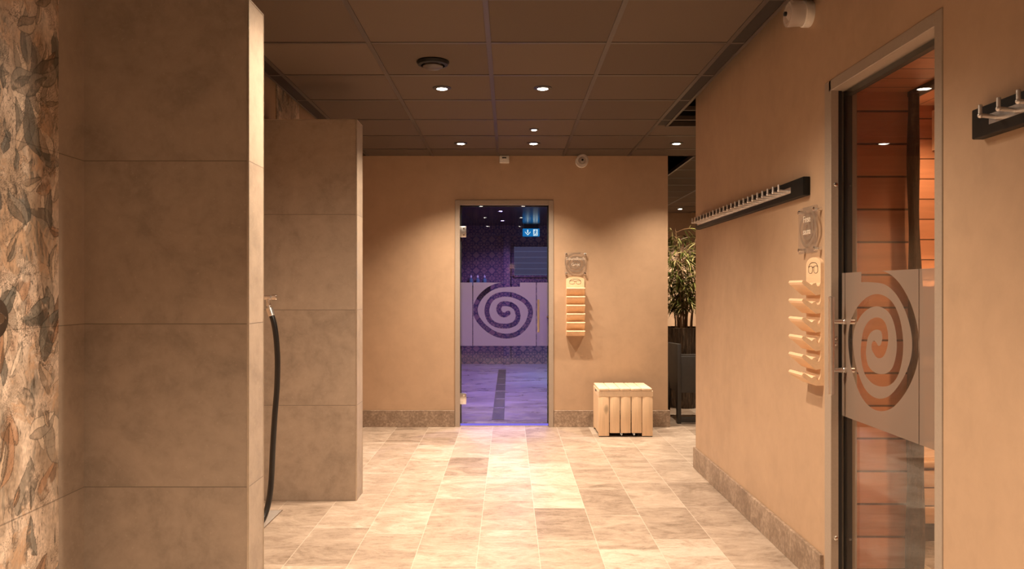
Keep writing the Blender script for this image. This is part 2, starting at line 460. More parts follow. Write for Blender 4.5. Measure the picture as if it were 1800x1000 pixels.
# dark void above the ceiling
v = MB(); v.box((-2.2, -2.6, 2.95), (4.1, 13.1, 3.0)); v.box((1.20, -2.6, ZC+.02), (1.212, 6.0, 2.95)); v.box((1.48, 7.6, ZC+.02), (1.49, 9.7, 2.95))
struct(v.build('ceiling_void', M['void'], smooth=False))

# far wall with its door opening
DX0, DX1, DZ = -.5067, .416, 2.123
m = MB(); m.box((-1.632, YF, 0), (DX0, YF+.13, 2.95)); m.box((DX1, YF, 0), (1.488, YF+.13, 2.95)); m.box((DX0, YF, DZ), (DX1, YF+.13, 2.95))
struct(m.build('wall_far', M['plaster'], smooth=False))
# right wall with the sauna door opening, and its return
SY0, SY1, SZ = 2.468, 3.387, 2.157
m = MB(); m.box((XR, -2.6, 0), (XR+.115, SY0, 2.95)); m.box((XR, SY1, 0), (XR+.115, 5.741, 2.95)); m.box((XR, SY0, SZ), (XR+.115, SY1, 2.95))
m.box((XR+.115, 5.60, 0), (4.0, 5.741, 2.95))
struct(m.build('wall_right', M['plaster'], smooth=False))
struct(MB().box((XL-.12, -2.6, 0), (XL-.006, 2.9, 2.95)).box((XL-.006, 2.673, 0), (XL, 2.9, 2.95)).build('wall_left', M['walltile'], smooth=False))
struct(MB().box((XL-.12, 2.9, 0), (XL, YF+.1, 2.95)).build('wall_left_shower', M['plaster'], smooth=False))
struct(MB().box((-1.7, -2.72, 0), (1.5, -2.6, 2.95)).build('wall_back', M['plaster'], smooth=False))
struct(MB().box((1.488-.06, YF+.13, 0), (1.488, 13.1, 2.95)).build('wall_annex_left', M['plaster_annex'], smooth=False))
struct(MB().box((1.488, 13.0, 0), (4.1, 13.12, 2.95)).build('wall_annex_far', M['plaster_annex'], smooth=False))
struct(MB().box((4.0, 5.6, 0), (4.12, 13.1, 2.95)).build('wall_annex_right', M['plaster_annex'], smooth=False))
# tiled shower partitions
XP = -.927
for nm, x0, y0, y1 in (('wall_shower_near', XL, 2.834, 3.004), ('wall_shower_far', XL, 4.843, 5.03)):
    p = struct(MB().box((x0, y0, 0), (XP, y1, 2.318)).build(nm, M['walltile'], smooth=False))
    e = MB()
    for yy in (y0, y1):
        e.box((XP-.006, yy-.0015, 0), (XP+.0018, yy+.0015, 2.318))
    e.box((XP-.004, y0, 2.314), (XP+.0018, y1, 2.3198)); e.box((x0, y0-.0015, 2.314), (XP, y0+.003, 2.3198))
    e.build('tile_edge_profile', M['edge'], p, False)
# skirtings
def skirting(nm, lo, hi): return struct(MB().box(lo, hi, .002, 1).build(nm, M['skirting'], smooth=False))
skirting('baseboard_far_left', (XL, YF-.018, 0), (DX0-.004, YF, .155))
skirting('baseboard_far_right', (DX1+.004, YF-.018, 0), (1.506, YF, .155))
skirting('baseboard_annex_left', (1.488, YF, 0), (1.506, 13.0, .155))
skirting('baseboard_right', (XR-.016, SY1+.02, 0), (XR, 5.757, .148))
skirting('baseboard_right_near', (XR-.016, -2.6, 0), (XR, SY0-.02, .148))
skirting('baseboard_annex_front', (XR, 5.741, 0), (4.0, 5.757, .148))

# printed tiles on the left wall: a collage of leaves, ferns and bark in the print itself
def vnoise(y, z, seed, f):
    r = np.random.RandomState(seed); G = r.rand(97, 97)
    a = y*f; b = z*f; i = np.floor(a).astype(int); j = np.floor(b).astype(int); u = a-i; v_ = b-j
    u = u*u*(3-2*u); v_ = v_*v_*(3-2*v_)
    g_ = lambda p, q: G[p % 97, q % 97]
    return (g_(i, j)*(1-u)*(1-v_) + g_(i+1, j)*u*(1-v_) + g_(i, j+1)*(1-u)*v_ + g_(i+1, j+1)*u*v_)
def fbm(y, z, seed, f, o=5):
    s_ = 0; a = .5; t_ = 0
    for k in range(o): s_ = s_+a*vnoise(y, z, seed+k*17, f*2**k); t_ += a; a *= .55
    return s_/t_
def printed(y, z, seed, count):
    r = np.random.RandomState(seed)
    wy = y+.05*(fbm(y, z, 3, 6)-.5); wz = z+.05*(fbm(y, z, 9, 6)-.5)
    n1 = fbm(wy*2.2, wz, 21, 4, 6); n2 = fbm(wy*3, wz*.8, 40, 9, 6); n3 = fbm(y, z, 77, 60, 3)
    cream = np.array((.70, .55, .43)); tan = np.array((.40, .29, .205)); rust = np.array((.45, .25, .145)); grey = np.array((.20, .185, .155)); dark = np.array((.10, .075, .055))
    L = lambda a, b, t: a+(b-a)*np.clip(t, 0, 1)[..., None]
    C = L(cream, tan, (n1-.40)*4.0)
    C = L(C, rust, (fbm(wy*1.6, wz, 55, 5, 5)-.63)*5)
    C = L(C, grey, (n2-.60)*5)
    C = L(C, dark, (fbm(wy*6, wz*1.1, 90, 12, 6)-.64)*6)
    C = C*(.74+.52*n3)[..., None]
    scr = np.abs(fbm(wy*1.3+.3*wz, wz*.7, 171, 26, 6)-.5)
    C = C*(1-.62*np.clip((.030-scr)/.030, 0, 1)*np.clip((fbm(y, z, 211, 7, 4)-.42)*6, 0, 1))[..., None]
    C = C*(.80+.40*fbm(y*2, z, 151, 120, 2))[..., None]
    fade = fbm(y, z, 131, 22, 5)
    y0, y1, z0, z1 = y.min(), y.max(), z.min(), z.max()
    pal = [np.array(k) for k in ((.25, .21, .165), (.17, .165, .14), (.50, .36, .25), (.72, .58, .45), (.40, .22, .125), (.13, .14, .13), (.62, .47, .34), (.70, .56, .43))]
    for i in range(count):
        cy, cz = r.uniform(y0, y1), r.uniform(z0, z1); an = PI/2+r.normal(0, .7); Ln = r.uniform(.06, .21); wd = Ln*r.uniform(.13, .27)
        sel = (np.abs(y-cy) < Ln) & (np.abs(z-cz) < Ln)
        if not sel.any(): continue
        ys, zs = wy[sel]-cy, wz[sel]-cz
        u = (ys*math.cos(an)+zs*math.sin(an))/Ln+.5; v_ = (-ys*math.sin(an)+zs*math.cos(an))
        v_ = v_+.10*Ln*np.sin(u*4+i)
        cc = C[sel]; inside = (u > 0) & (u < 1); fd = np.clip((fade[sel]-.27)*6, 0, 1)
        if i % 4 < 2:                                          # a pressed leaf: soft body, one dark side, broken rim
            env = wd*np.sin(PI*np.clip(u, 0, 1))**.8*(1.3-.6*u)
            k = inside & (np.abs(v_) < env)
            col = pal[r.randint(len(pal))]
            tex = .70+.6*fbm(ys*3+i, zs+i, i, 36, 4)
            side = np.where(v_*(1 if i % 2 else -1) > 0, .52, 1.05)
            lc = col[None, :]*(tex*side)[:, None]
            ph = u*8-np.abs(v_)/wd*1.4
            lc = np.where(((np.abs((ph % 1)-.5) < .05) & (fd > .5))[:, None], lc*.72, lc)
            rim = (np.abs(v_) > env-.0035) | (np.abs(v_) < .0016)
            lc = np.where(rim[:, None], lc*.30, lc)
            a = (.78*k*fd*np.clip(.35+1.3*tex-.4, 0, 1))[:, None]; cc = cc*(1-a)+lc*a
        elif i % 4 == 2:                                       # a fern or seed head: fine dark strokes
            rr = np.hypot(u*Ln, v_)+1e-6; th = np.arctan2(v_+.02*np.sin(u*6+i), u*Ln)
            ph = th*(16+i % 7)+.5*np.sin(rr*60+i)
            k = inside & (np.abs(th) < .75) & (rr < Ln*(.75+.25*np.sin(np.floor(ph)*2.7))) & (np.abs((ph % 1)-.5) < .045/np.maximum(rr/Ln, .25))
            a = (.72*k)[:, None]; cc = cc*(1-a)+(np.array((.10, .07, .048)))*a
        else:                                                  # streaked bark patches
            k = inside & (np.abs(v_) < wd*1.5*np.sin(PI*np.clip(u, 0, 1)))
            stn = fbm(v_*8, u*.35, i+300, 18, 4)
            lc = np.array((.42, .27, .17))[None, :]*(.35+1.5*stn)[:, None]
            a = (.75*k*np.clip((stn-.3)*3, 0, 1)*fd)[:, None]; cc = cc*(1-a)+lc*a
        C[sel] = cc
    return np.clip(C, 0, 1)
def print_panel(name, x, y0, y1, z0, z1, step, seed, count, edges):
    ny, nz = int((y1-y0)/step)+1, int((z1-z0)/step)+1
    yy, zz = np.meshgrid(np.linspace(y0, y1, ny), np.linspace(z0, z1, nz), indexing='ij')
    C = printed(yy, zz, seed, count)
    for e in edges: C[np.abs(zz-e) < step*.6] *= .55
    V = np.stack([np.full_like(yy, x), yy, zz], -1).reshape(-1, 3)
    idx = np.arange(ny*nz).reshape(ny, nz)
    F = np.stack([idx[:-1, :-1], idx[1:, :-1], idx[1:, 1:], idx[:-1, 1:]], -1).reshape(-1, 4)
    me = bpy.data.meshes.new(name); me.vertices.add(len(V)); me.vertices.foreach_set('co', V.ravel().astype(np.float32))
    me.loops.add(F.size); me.loops.foreach_set('vertex_index', F.ravel().astype(np.int32))
    me.polygons.add(len(F)); me.polygons.foreach_set('loop_start', np.arange(0, F.size, 4, dtype=np.int32)); me.polygons.foreach_set('loop_total', np.full(len(F), 4, np.int32))
    me.update(); me.validate()
    at = me.color_attributes.new('print', 'FLOAT_COLOR', 'POINT')
    at.data.foreach_set('color', np.concatenate([C.reshape(-1, 3), np.ones((len(V), 1))], 1).ravel().astype(np.float32))
    o = link(name, me, M['print'], None, False); o.modifiers.new('thickness', 'SOLIDIFY').thickness = .005; o.modifiers['thickness'].offset = -1
    return struct(o)
t = NT('printed botanical tile'); a_ = t.new('ShaderNodeVertexColor', layer_name='print')
M['print'] = t.done(t.bsdf(a_.outputs[0], .4, 0, None, .4))
print_panel('wall_left_print', XL, 1.7, 2.673, .0, 2.54, .0024, 5, 620, (.58, 1.16, 1.74, 2.32))
print_panel('wall_left_corridor_print', XL+.005, 5.16, 5.72, 0, 2.80, .008, 9, 190, ())

# ================================================================== doors
def frame_far(parent):
    # satin frame: two jambs and a mitred head, all with a stepped profile
    f = MB(); d0, d1 = YF-.012, YF+.115
    f.box((DX0, d0, 0), (DX0+.045, d1, DZ), .002, 1); f.box((DX1-.045, d0, 0), (DX1, d1, DZ), .002, 1); f.box((DX0+.045, d0, DZ-.045), (DX1-.045, d1, DZ), .002, 1)
    return f.build('frame', M['frame'], parent, False)
BZ0, BZ1 = .757, 1.352
door1 = struct(thing('door_1', 'tinted glass door with frosted spiral, purple room behind it', None, (-.045, YF, 0)))
frame_far(door1)
GY = YF+.02
gx0, gx1 = DX0+.049, DX1-.049
MB().box((gx0, GY, .027), (gx1, GY+.010, DZ-.052)).build('glass_pane', M['glass'], door1, False)
gk = MB(); gk.box((DX0+.045, GY+.014, 0), (DX0+.058, GY+.03, DZ-.045)); gk.box((DX1-.058, GY+.014, 0), (DX1-.045, GY+.03, DZ-.045)); gk.box((DX0+.045, GY+.014, DZ-.058), (DX1-.045, GY+.03, DZ-.045))
gk.build('gasket', M['gasket'], door1, False)
rect = lambda a, b, c_, d: [(a, c_), (b, c_), (b, d), (a, d)]
sx0, sx1 = -.338, .252
film = curve_mesh([rect(gx0, sx0-.008, BZ0, BZ1), rect(sx0, sx1, BZ0, BZ1), rect(sx1+.008, gx1, BZ0, BZ1), spiral_outline(.0232, BZ1-.0006)])
link('frosted_film', place(film, FACE_FAR, (0, GY-.0015, 0)), M['film'], door1, False)
MB().box((gx0, GY-.004, 0), (gx1, GY+.02, .010), .002, 1).build('threshold', M['threshold'], door1, False)
M['underdoor_glow'] = emit('added violet underdoor glow', (.30, .22, 1), .8)  # added emitter, stands in for violet light leaking under the door
MB().box((gx0, GY-.0045, .0102), (gx1, GY+.012, .026)).build('added_underdoor_glow', M['underdoor_glow'], door1, False)
for z in (1.827, .262):
    h = MB().box((DX0+.026, GY-.022, z-.052), (DX0+.105, GY-.002, z+.052), .003, 2).build('hinge', M['steel'], door1)
    sc = MB()
    for dz in (-.03, .03): sc.cyl((DX0+.082, GY-.022, z+dz), (DX0+.082, GY-.0255, z+dz), .008, 12)
    sc.build('screw', M['chrome'], h)
hb = MB().cyl((.272, GY-.058, .886), (.272, GY-.058, 1.195), .0115, 18, .002)
hb = hb.build('handle', M['steel'], door1)
st = MB()
for z in (.955, 1.125): st.cyl((.272, GY-.056, z), (.272, GY, z), .008, 12)
st.build('standoff', M['steel'], hb)
lk = MB().cyl((gx1-.006, GY-.03, 1.03), (gx1-.006, GY, 1.03), .009, 12).build('lock_stud', M['chrome'], door1)

# sauna door on the right wall
GX = 1.392
door2 = struct(thing('door_2', 'glass sauna door with frosted spiral in a satin frame', None, (XR, (SY0+SY1)/2, 0)))
f = MB(); a, b = XR-.004, XR+.115
f.box((a, SY1-.066, 0), (1.374, SY1, SZ), .002, 1); f.box((1.374, SY1-.045, 0), (b, SY1, SZ), .002, 1); f.box((a, SY0, 0), (b, SY0+.045, SZ), .002, 1); f.box((a, SY0+.045, SZ-.045), (b, SY1-.045, SZ), .002, 1)
f.build('frame', M['frame'], door2, False)
ry0, ry1 = SY0+.049, SY1-.052
MB().box((GX, ry0, .012), (GX+.010, ry1, SZ-.05)).build('glass_pane', M['glass'], door2, False)
gk = MB(); gk.box((1.3745, SY1-.063, 0), (1.3885, SY1-.0455, SZ-.045)); gk.box((GX+.012, ry1-.012, 0), (GX+.04, SY1-.0455, SZ-.045)); gk.box((GX+.014, SY0+.045, 0), (GX+.04, ry0+.012, SZ-.045)); gk.box((GX+.014, SY0+.045, SZ-.066), (GX+.04, SY1-.045, SZ-.045))
gk.build('gasket', M['gasket'], door2, False)
my = lambda x: -(3.006+(x+.037))      # door x -> local x of FACE_RIGHT (= -Y), mirrored drawing
film = curve_mesh([rect(-ry1, my(sx1+.006), BZ0, BZ1), rect(my(sx1), my(sx0), BZ0, BZ1), rect(my(sx0-.006), -ry0, BZ0, BZ1),
                   spiral_outline(.0232, BZ1-.0006, lambda p: (my(p[0]), p[1]))])
link('frosted_film', place(film, FACE_RIGHT, (GX-.0015, 0, 0)), M['film'], door2, False)
hy = 3.289
hb = MB().cyl((1.332, hy, .848), (1.332, hy, 1.254), .0125, 20, .002).build('handle', M['steel'], door2)
st = MB()
for z in (.95, 1.15):
    st.cyl((1.340, hy, z), (1.378, hy, z), .0105, 16, .001); st.cyl((1.378, hy, z), (GX, hy, z), .013, 16, .001); st.cyl((GX+.01, hy, z), (1.425, hy, z), .012, 16, .001)
st.build('standoff', M['steel'], hb)
stud = MB()
for z in (.245, 1.08, 1.055, 1.72): stud.sphere((1.362, SY1-.068, z), .009, (1, .5, 1), 12, 8)
stud.build('lock_stud', M['chrome'], door2)

# ================================================================== steam room behind the far door
def arabesque():
    t = NT('dark arabesque mosaic'); p = t.pos(); x, y, z = t.sep(p)
    xx = t.math('ADD', x, y)
    cell = .135
    u = t.math('DIVIDE', xx, cell); v_ = t.math('DIVIDE', z, cell)
    def dist(e):
        fr = t.math('FRACT', e); return t.math('ABSOLUTE', t.math('SUBTRACT', fr, .5))
    d = None
    add = t.math('ADD', u, v_); sub = t.math('SUBTRACT', u, v_)
    for e in (u, v_, add, sub, t.math('ADD', t.math('MULTIPLY', u, .5), v_), t.math('SUBTRACT', v_, t.math('MULTIPLY', u, .5)), t.math('ADD', u, t.math('MULTIPLY', v_, .5)), t.math('SUBTRACT', u, t.math('MULTIPLY', v_, .5))):
        k = dist(e); d = k if d is None else t.math('MINIMUM', d, k)
    fu = t.math('SUBTRACT', t.math('FRACT', u), .5); fv = t.math('SUBTRACT', t.math('FRACT', v_), .5)
    rr = t.math('SQRT', t.math('ADD', t.math('MULTIPLY', fu, fu), t.math('MULTIPLY', fv, fv)))
    ring = t.math('LESS_THAN', t.math('ABSOLUTE', t.math('SUBTRACT', rr, .33)), .025)
    line = t.math('MAXIMUM', t.math('LESS_THAN', d, .030), ring)
    n = t.noise(p, 3., 4)
    col = t.mix(line, t.ramp(n, [(.3, (.19, .11, .115)), (.7, (.30, .175, .16))]), (.045, .035, .075))
    return t.done(t.bsdf(col, .35, 0, None, .5))
M['arabesque'] = arabesque()
M['steamceil'] = simple('glossy black steam room ceiling', (.006, .005, .012), .16, 0, .6)
M['steamfloor'] = None
def steamfloor():
    t = NT('wet steam room floor'); p = t.pos()
    n = t.noise(t.vmul(p, (.8, 1.6, 1)), 2.2, 6, .65, .8)
    col = t.ramp(n, [(.3, (.14, .11, .12)), (.7, (.36, .30, .31))])
    return t.done(t.bsdf(col, t.maprange(n, .3, .7, .22, .42), 0, t.bump(n, .12, .02), .5))
M['steamfloor'] = steamfloor()
SX0, SX1, SYB = -1.7, 1.40, 13.8
SZC = 2.39
struct(MB().box((SX0, YF+.13, -.05), (SX1+.1, SYB+.3, .0005)).build('floor_steam_room', M['steamfloor'], smooth=False))
struct(MB().box((SX0-.1, SYB, 0), (SX1+.1, SYB+.1, 2.95)).build('wall_steam_far', M['arabesque'], smooth=False))
struct(MB().box((SX0-.1, YF+.13, 0), (SX0, SYB, 2.95)).build('wall_steam_left', M['arabesque'], smooth=False))
struct(MB().box((SX1, YF+.13, 0), (SX1+.02, SYB, 2.95)).build('wall_steam_right', M['arabesque'], smooth=False))
struct(MB().box((SX0, YF+.13, SZC), (SX1, SYB, SZC+.06)).build('ceiling_steam_room', M['steamceil'], smooth=False))
struct(MB().box((-.10, SYB-.14, 0), (.02, SYB, SZC)).build('wall_steam_pilaster', M['arabesque'], smooth=False))
struct(MB().box((SX0, SYB-.10, SZC-.17), (SX1, SYB, SZC)).build('trim_2', M['arabesque'], smooth=False))
def lamp(name, typ, loc, energy, color, parent=None, **kw):
    d = bpy.data.lights.new(name, typ); d.energy = energy; d.color = color
    for k, v_ in kw.items(): setattr(d, k, v_)
    o = bpy.data.objects.new(name, d); COL.objects.link(o)
    if parent is not None: o.parent = parent; o.location = Vector(loc)-world_loc(parent)
    else: o.location = loc
    return o
M['lens_purple'] = emit('violet lamp lens', (.42, .30, 1), 60)
PUR = (.47, .29, 1.0)
def steam_light(x, y, label, e, col=PUR):
    t_ = thing('ceiling_light', label, 'ceiling light', (x, y, SZC), 'violet steam room downlights')
    MB().lathe([(.045, 0), (.045, -.006), (.034, -.008), (.034, 0)], 24, Matrix.Translation((x, y, SZC)), False).build('trim_ring', M['blackmet'], t_)
    MB().lathe([(.033, -.002), (.033, -.004)], 24, Matrix.Translation((x, y, SZC))).build('lens', M['lens_purple'], t_)
    lamp('light', 'SPOT', (x, y, SZC-.02), e, col, t_, spot_size=math.radians(150), spot_blend=.8, shadow_soft_size=.05)
steam_light(-.12, 11.15, 'brighter violet downlight above the dark floor channel', 200)
steam_light(-.105, 12.65, 'violet downlight nearest the patterned back wall', 190)
steam_light(-.75, 9.2, 'violet downlight in the steam room beyond the left jamb', 200)
steam_light(.45, 8.7, 'violet downlight just inside the steam room door', 190)
# a teal wash lamp at the right hand wall
tl_ = thing('wall_lamp', 'small teal wash lamp low on the right steam room wall', 'wall lamp', (SX1-.02, 11.6, 1.9))
MB().box((SX1-.03, 11.5, 1.86), (SX1, 11.7, 1.94), .005, 2).build('housing', M['blackmet'], tl_)
lamp('light', 'AREA', (SX1-.06, 11.6, 1.88), 130, (.12, .5, .9), tl_, size=.15).rotation_euler = (0, math.radians(-40), 0)
# drain channel in the steam room floor
dc = thing('floor_drain', 'long dark channel drain running up the violet floor', 'drain', (-.12, 10.3, 0))
MB().box((-.172, 7.86, .001), (-.050, 12.8, .005), .0015, 1).build('grate', M['drain'], dc, False)
for k in range(6): MB().box((-.166, 8.6+k*.72, .005), (-.056, 8.64+k*.72, .007)).build('crossbar', M['steel'], dc, False)
# glowing panel standing in for a window mirrored in the door glass
wn = struct(thing('mirrored_window_1', None, None, (.42, SYB, 1.52)))
fr_ = MB()
for lo, hi in (((.06, SYB-.03, 1.505), (.92, SYB, 1.535)), ((.06, SYB-.03, 2.03), (.92, SYB, 2.06)), ((.06, SYB-.03, 1.505), (.085, SYB, 2.06)), ((.66, SYB-.03, 1.505), (.685, SYB, 2.06))): fr_.box(lo, hi)
fr_.build('mirrored_window_frame', M['arabesque'], wn, False)
t = NT('dim blue mirrored window glow'); p = t.pos(); x, y, z = t.sep(p)
st_ = t.math('LESS_THAN', t.math('ABSOLUTE', t.math('SUBTRACT', t.math('FRACT', t.math('DIVIDE', z, .10)), .5)), .05)
e = t.new('ShaderNodeEmission'); t.put(e.inputs[0], t.mix(st_, (.13, .12, .26), (.22, .22, .45))); e.inputs[1].default_value = .42
M['pane'] = t.done(e.outputs[0])
MB().box((.085, SYB-.012, 1.535), (.92, SYB-.004, 2.03)).build('pane', M['pane'], wn, False)
# exit sign
M['exitblue'] = emit('lit blue exit face', (.01, .22, .62), .85); M['exitwhite'] = emit('lit white pictogram', (.75, .92, 1), 1.0)
ex = thing('exit_sign', 'lit blue exit sign with white down arrow and running figure', 'exit sign', (.375, SYB-.1, 2.33))
MB().box((.232, SYB-.165, 2.200), (.520, SYB-.14, 2.335), .003, 1).build('face', M['exitblue'], ex, False)
MB().box((.25, SYB-.15, 2.335), (.50, SYB-.10, SZC)).build('bracket', M['blackmet'], ex, False)
yq = SYB-.1665
def flat(name, polys, mat, parent):
    mb = MB()
    for q in polys: mb.prism(q, 1, yq, yq+.001)
    return mb.build(name, mat, parent, False)
ax, az = .318, 2.268
flat('arrow', [[(ax-.011, az+.048), (ax+.011, az+.048), (ax+.011, az-.01), (ax-.011, az-.01)], [(ax-.048, az+.002), (ax-.048, az+.018), (ax, az-.03), (ax, az-.052)], [(ax+.048, az+.002), (ax+.048, az+.018), (ax, az-.03), (ax, az-.052)]], M['exitwhite'], ex)
flat('doorway', [[(.412, 2.212), (.488, 2.212), (.488, 2.322), (.412, 2.322)]], M['exitwhite'], ex)
yq -= .0012
rx, rz = .450, 2.268
flat('running_figure', [[(rx+.006+.010*math.cos(a), rz+.038+.010*math.sin(a)) for a in np.linspace(0, 2*PI, 13)[:-1]],
     [(rx-.010, rz+.024), (rx+.012, rz+.026), (rx+.006, rz-.012), (rx-.014, rz-.010)],
     [(rx-.010, rz+.024), (rx-.030, rz+.006), (rx-.026, rz+.001), (rx-.006, rz+.014)], [(rx+.010, rz+.022), (rx+.030, rz+.006), (rx+.026, rz), (rx+.008, rz+.010)],
     [(rx-.014, rz-.006), (rx-.002, rz-.010), (rx-.014, rz-.030), (rx-.034, rz-.034), (rx-.034, rz-.026), (rx-.020, rz-.022)],
     [(rx-.004, rz-.010), (rx+.007, rz-.010), (rx+.020, rz-.028), (rx+.014, rz-.050), (rx+.006, rz-.050), (rx+.010, rz-.030)]], M['exitblue'], ex)
# wall shelf with three bottles
tag(MB().box((-.80, SYB-.20, 1.33), (-.32, SYB, 1.36), .004, 1).build('wall_shelf', M['blackmet']), 'dark wall shelf carrying bottles on the steam room back wall', 'shelf')
for x, lab, mt in ((-.655, 'left of three small bottles on the steam room shelf', 'bottle'), (-.54, 'middle teal bottle of three on the steam room shelf', 'bottle'), (-.42, 'right of three small bottles on the steam room shelf', 'bottle')):
    b_ = thing('bottle', lab, 'bottle', (x, SYB-.10, 1.36), 'bottles on the steam room shelf')
    MB().lathe([(.030, 0), (.034, .006), (.034, .10), (.014, .125), (.014, .14)], 18, Matrix.Translation((x, SYB-.10, 1.36))).build('body', M['bottle'], b_)
    MB().lathe([(.016, .138), (.016, .165), (.006, .166), (.006, .185)], 14, Matrix.Translation((x, SYB-.10, 1.36))).build('cap', M['white'], b_)

# ================================================================== sauna behind the right-hand door
SA = 1.46
struct(MB().box((SA, 1.5, -.02), (3.9, 5.4, .001)).build('floor_sauna', M['floor'], smooth=False))
struct(MB().box((SA, 3.65, 0), (1.83, 3.74, 2.187)).build('wall_sauna_left', M['cedar_wall'], smooth=False))
struct(MB().box((SA, 5.2, 0), (3.9, 5.3, 2.6)).build('wall_sauna_far', M['cedar_back'], smooth=False))
struct(MB().box((3.8, 1.5, 0), (3.9, 5.3, 2.6)).build('wall_sauna_right', M['cedar_back'], smooth=False))
struct(MB().box((SA, 1.4, 0), (3.9, 1.5, 2.6)).build('wall_sauna_near', M['cedar_back'], smooth=False))
struct(MB().box((SA, 1.5, SZ+.005), (1.475, SY0, 2.5)).box((SA, 1.5, 0), (1.475, SY0-.001, SZ+.005)).box((SA, SY1+.001, 0), (1.475, 3.65, 2.187)).build('wall_sauna_door', M['cedar_back'], smooth=False))
struct(MB().box((SA, 1.5, 2.187), (1.825, 3.74, 2.24)).build('ceiling_sauna_low', M['cedar_ceiling'], smooth=False))
struct(MB().box((1.825, 1.5, 2.487), (3.9, 5.3, 2.54)).box((SA, 3.74, 2.487), (1.825, 5.3, 2.54)).build('ceiling_sauna', M['cedar_ceiling_y'], smooth=False))
struct(MB().box((1.825, 1.5, 2.165), (1.875, 3.74, 2.487)).build('trim_3', M['bark'], smooth=False))
struct(MB().box((1.52, 3.632, 0), (1.552, 3.65, 2.187), .002, 1).build('trim_4', M['cedar_back'], smooth=False))
# weathered log post
lg = MB(); pts = []; rad = []
for i in range(30):
    z = 2.165*i/29
    pts.append((1.832+.004*math.sin(z*2.3)+.0025*math.sin(z*6.1), 3.60, z)); rad.append(.034+.005*math.sin(z*2.2+1)-.006*z/2.2+.003*math.sin(z*11))
lg.tube(pts, rad, 16)
tag(lg.build('log_post', M['bark']), 'dark weathered log post standing behind the sauna glass', 'post')
# benches
def bench(name, label, y0, y1, ztop, zr, skirt_):
    x0, x1 = 1.87, 3.78
    b_ = thing(name, label, 'sauna bench', ((x0+x1)/2, (y0+y1)/2, 0))
    s_ = MB(); n = 5; wdt = (y1-y0)/n
    for i in range(n): s_.box((x0, y0+i*wdt, ztop-.035), (x1, y0+(i+1)*wdt-.006, ztop), .010 if i == 0 else .003, 3)
    s_.build('seat', M['bench'], b_)
    r = MB(); k = int(round((ztop-.04-zr)/.098)); h = (ztop-.04-zr)/k
    for i in range(k): r.box((x0, y0+.012, zr+i*h), (x1, y0+.034, zr+(i+1)*h-.007), .003, 2)
    r.build('riser', M['bench'], b_)
    if skirt_: MB().box((x0, y0+.03, 0), (x1, y0+.06, zr)).build('plinth', M['bark'], b_, False)
    return b_
bench('sauna_bench', 'lower sauna bench with rounded front edge behind the glass', 4.03, 4.60, .412, .095, True)
bench('sauna_bench', 'upper sauna bench behind the frosted band', 4.60, 5.15, .853, .42, False)
bk = thing('sauna_backrest', 'slatted wooden backrest above the upper sauna bench with glow behind it', 'bench backrest', (2.8, 5.12, 1.1))  # backrest of the upper sauna bench
r = MB()
for i in range(3): r.box((1.9, 5.10, .98+i*.10), (3.7, 5.13, 1.07+i*.10), .004, 2)
r.build('slat', M['bench'], bk)
MB().box((1.92, 5.13, 1.02), (3.7, 5.16, 1.06)).build('bracket', M['bench'], bk, False)
lamp('light', 'AREA', (2.8, 5.165, 1.30), 9, (1, .66, .36), bk, shape='RECTANGLE', size=1.7, size_y=.03).rotation_euler = (PI, 0, 0)
M['lens_warm'] = emit('warm lamp lens', (1, .86, .68), 16)
sl = thing('ceiling_light', 'sauna downlight beside the dark ceiling beam', 'ceiling light', (2.48, 4.75, 2.487))
MB().lathe([(.055, 0), (.055, -.006), (.042, -.008), (.042, 0)], 24, Matrix.Translation((2.48, 4.75, 2.487)), False).build('trim_ring', M['blackmet'], sl)
MB().lathe([(.041, -.002), (.041, -.004)], 24, Matrix.Translation((2.48, 4.75, 2.487))).build('lens', M['lens_warm'], sl)
lamp('light', 'SPOT', (2.48, 4.75, 2.47), 80, (1, .64, .36), sl, spot_size=math.radians(140), spot_blend=.6, shadow_soft_size=.04)
sl = thing('ceiling_light', 'sauna downlight nearer the camera, out of the glass view', 'ceiling light', (2.5, 2.9, 2.487))
MB().lathe([(.055, 0), (.055, -.006), (.042, -.008), (.042, 0)], 24, Matrix.Translation((2.5, 2.9, 2.487)), False).build('trim_ring', M['blackmet'], sl)
MB().lathe([(.041, -.002), (.041, -.004)], 24, Matrix.Translation((2.5, 2.9, 2.487))).build('lens', M['lens_warm'], sl)
lamp('light', 'SPOT', (2.5, 2.9, 2.47), 290, (1, .64, .36), sl, spot_size=math.radians(120), spot_blend=.9, shadow_soft_size=.06)
# slatted wall lamp on the sauna back wall
wl = thing('wall_lamp', 'pale slatted lamp shade high on the sauna back wall', 'wall lamp', (2.82, 5.2, 2.25))
f = MB()
for x in (2.768, 2.87): f.box((x-.008, 5.10, 2.19-.0), (x+.008, 5.2, 2.45))
for z in (2.19, 2.275, 2.36, 2.44): f.box((2.762, 5.095, z), (2.876, 5.2, z+.012))
f.build('shade_frame', M['bench'], wl, False)
M['shade'] = emit('glowing parchment shade', (1, .72, .42), .9)
MB().box((2.772, 5.11, 2.195), (2.866, 5.195, 2.445)).build('shade', M['shade'], wl, False)

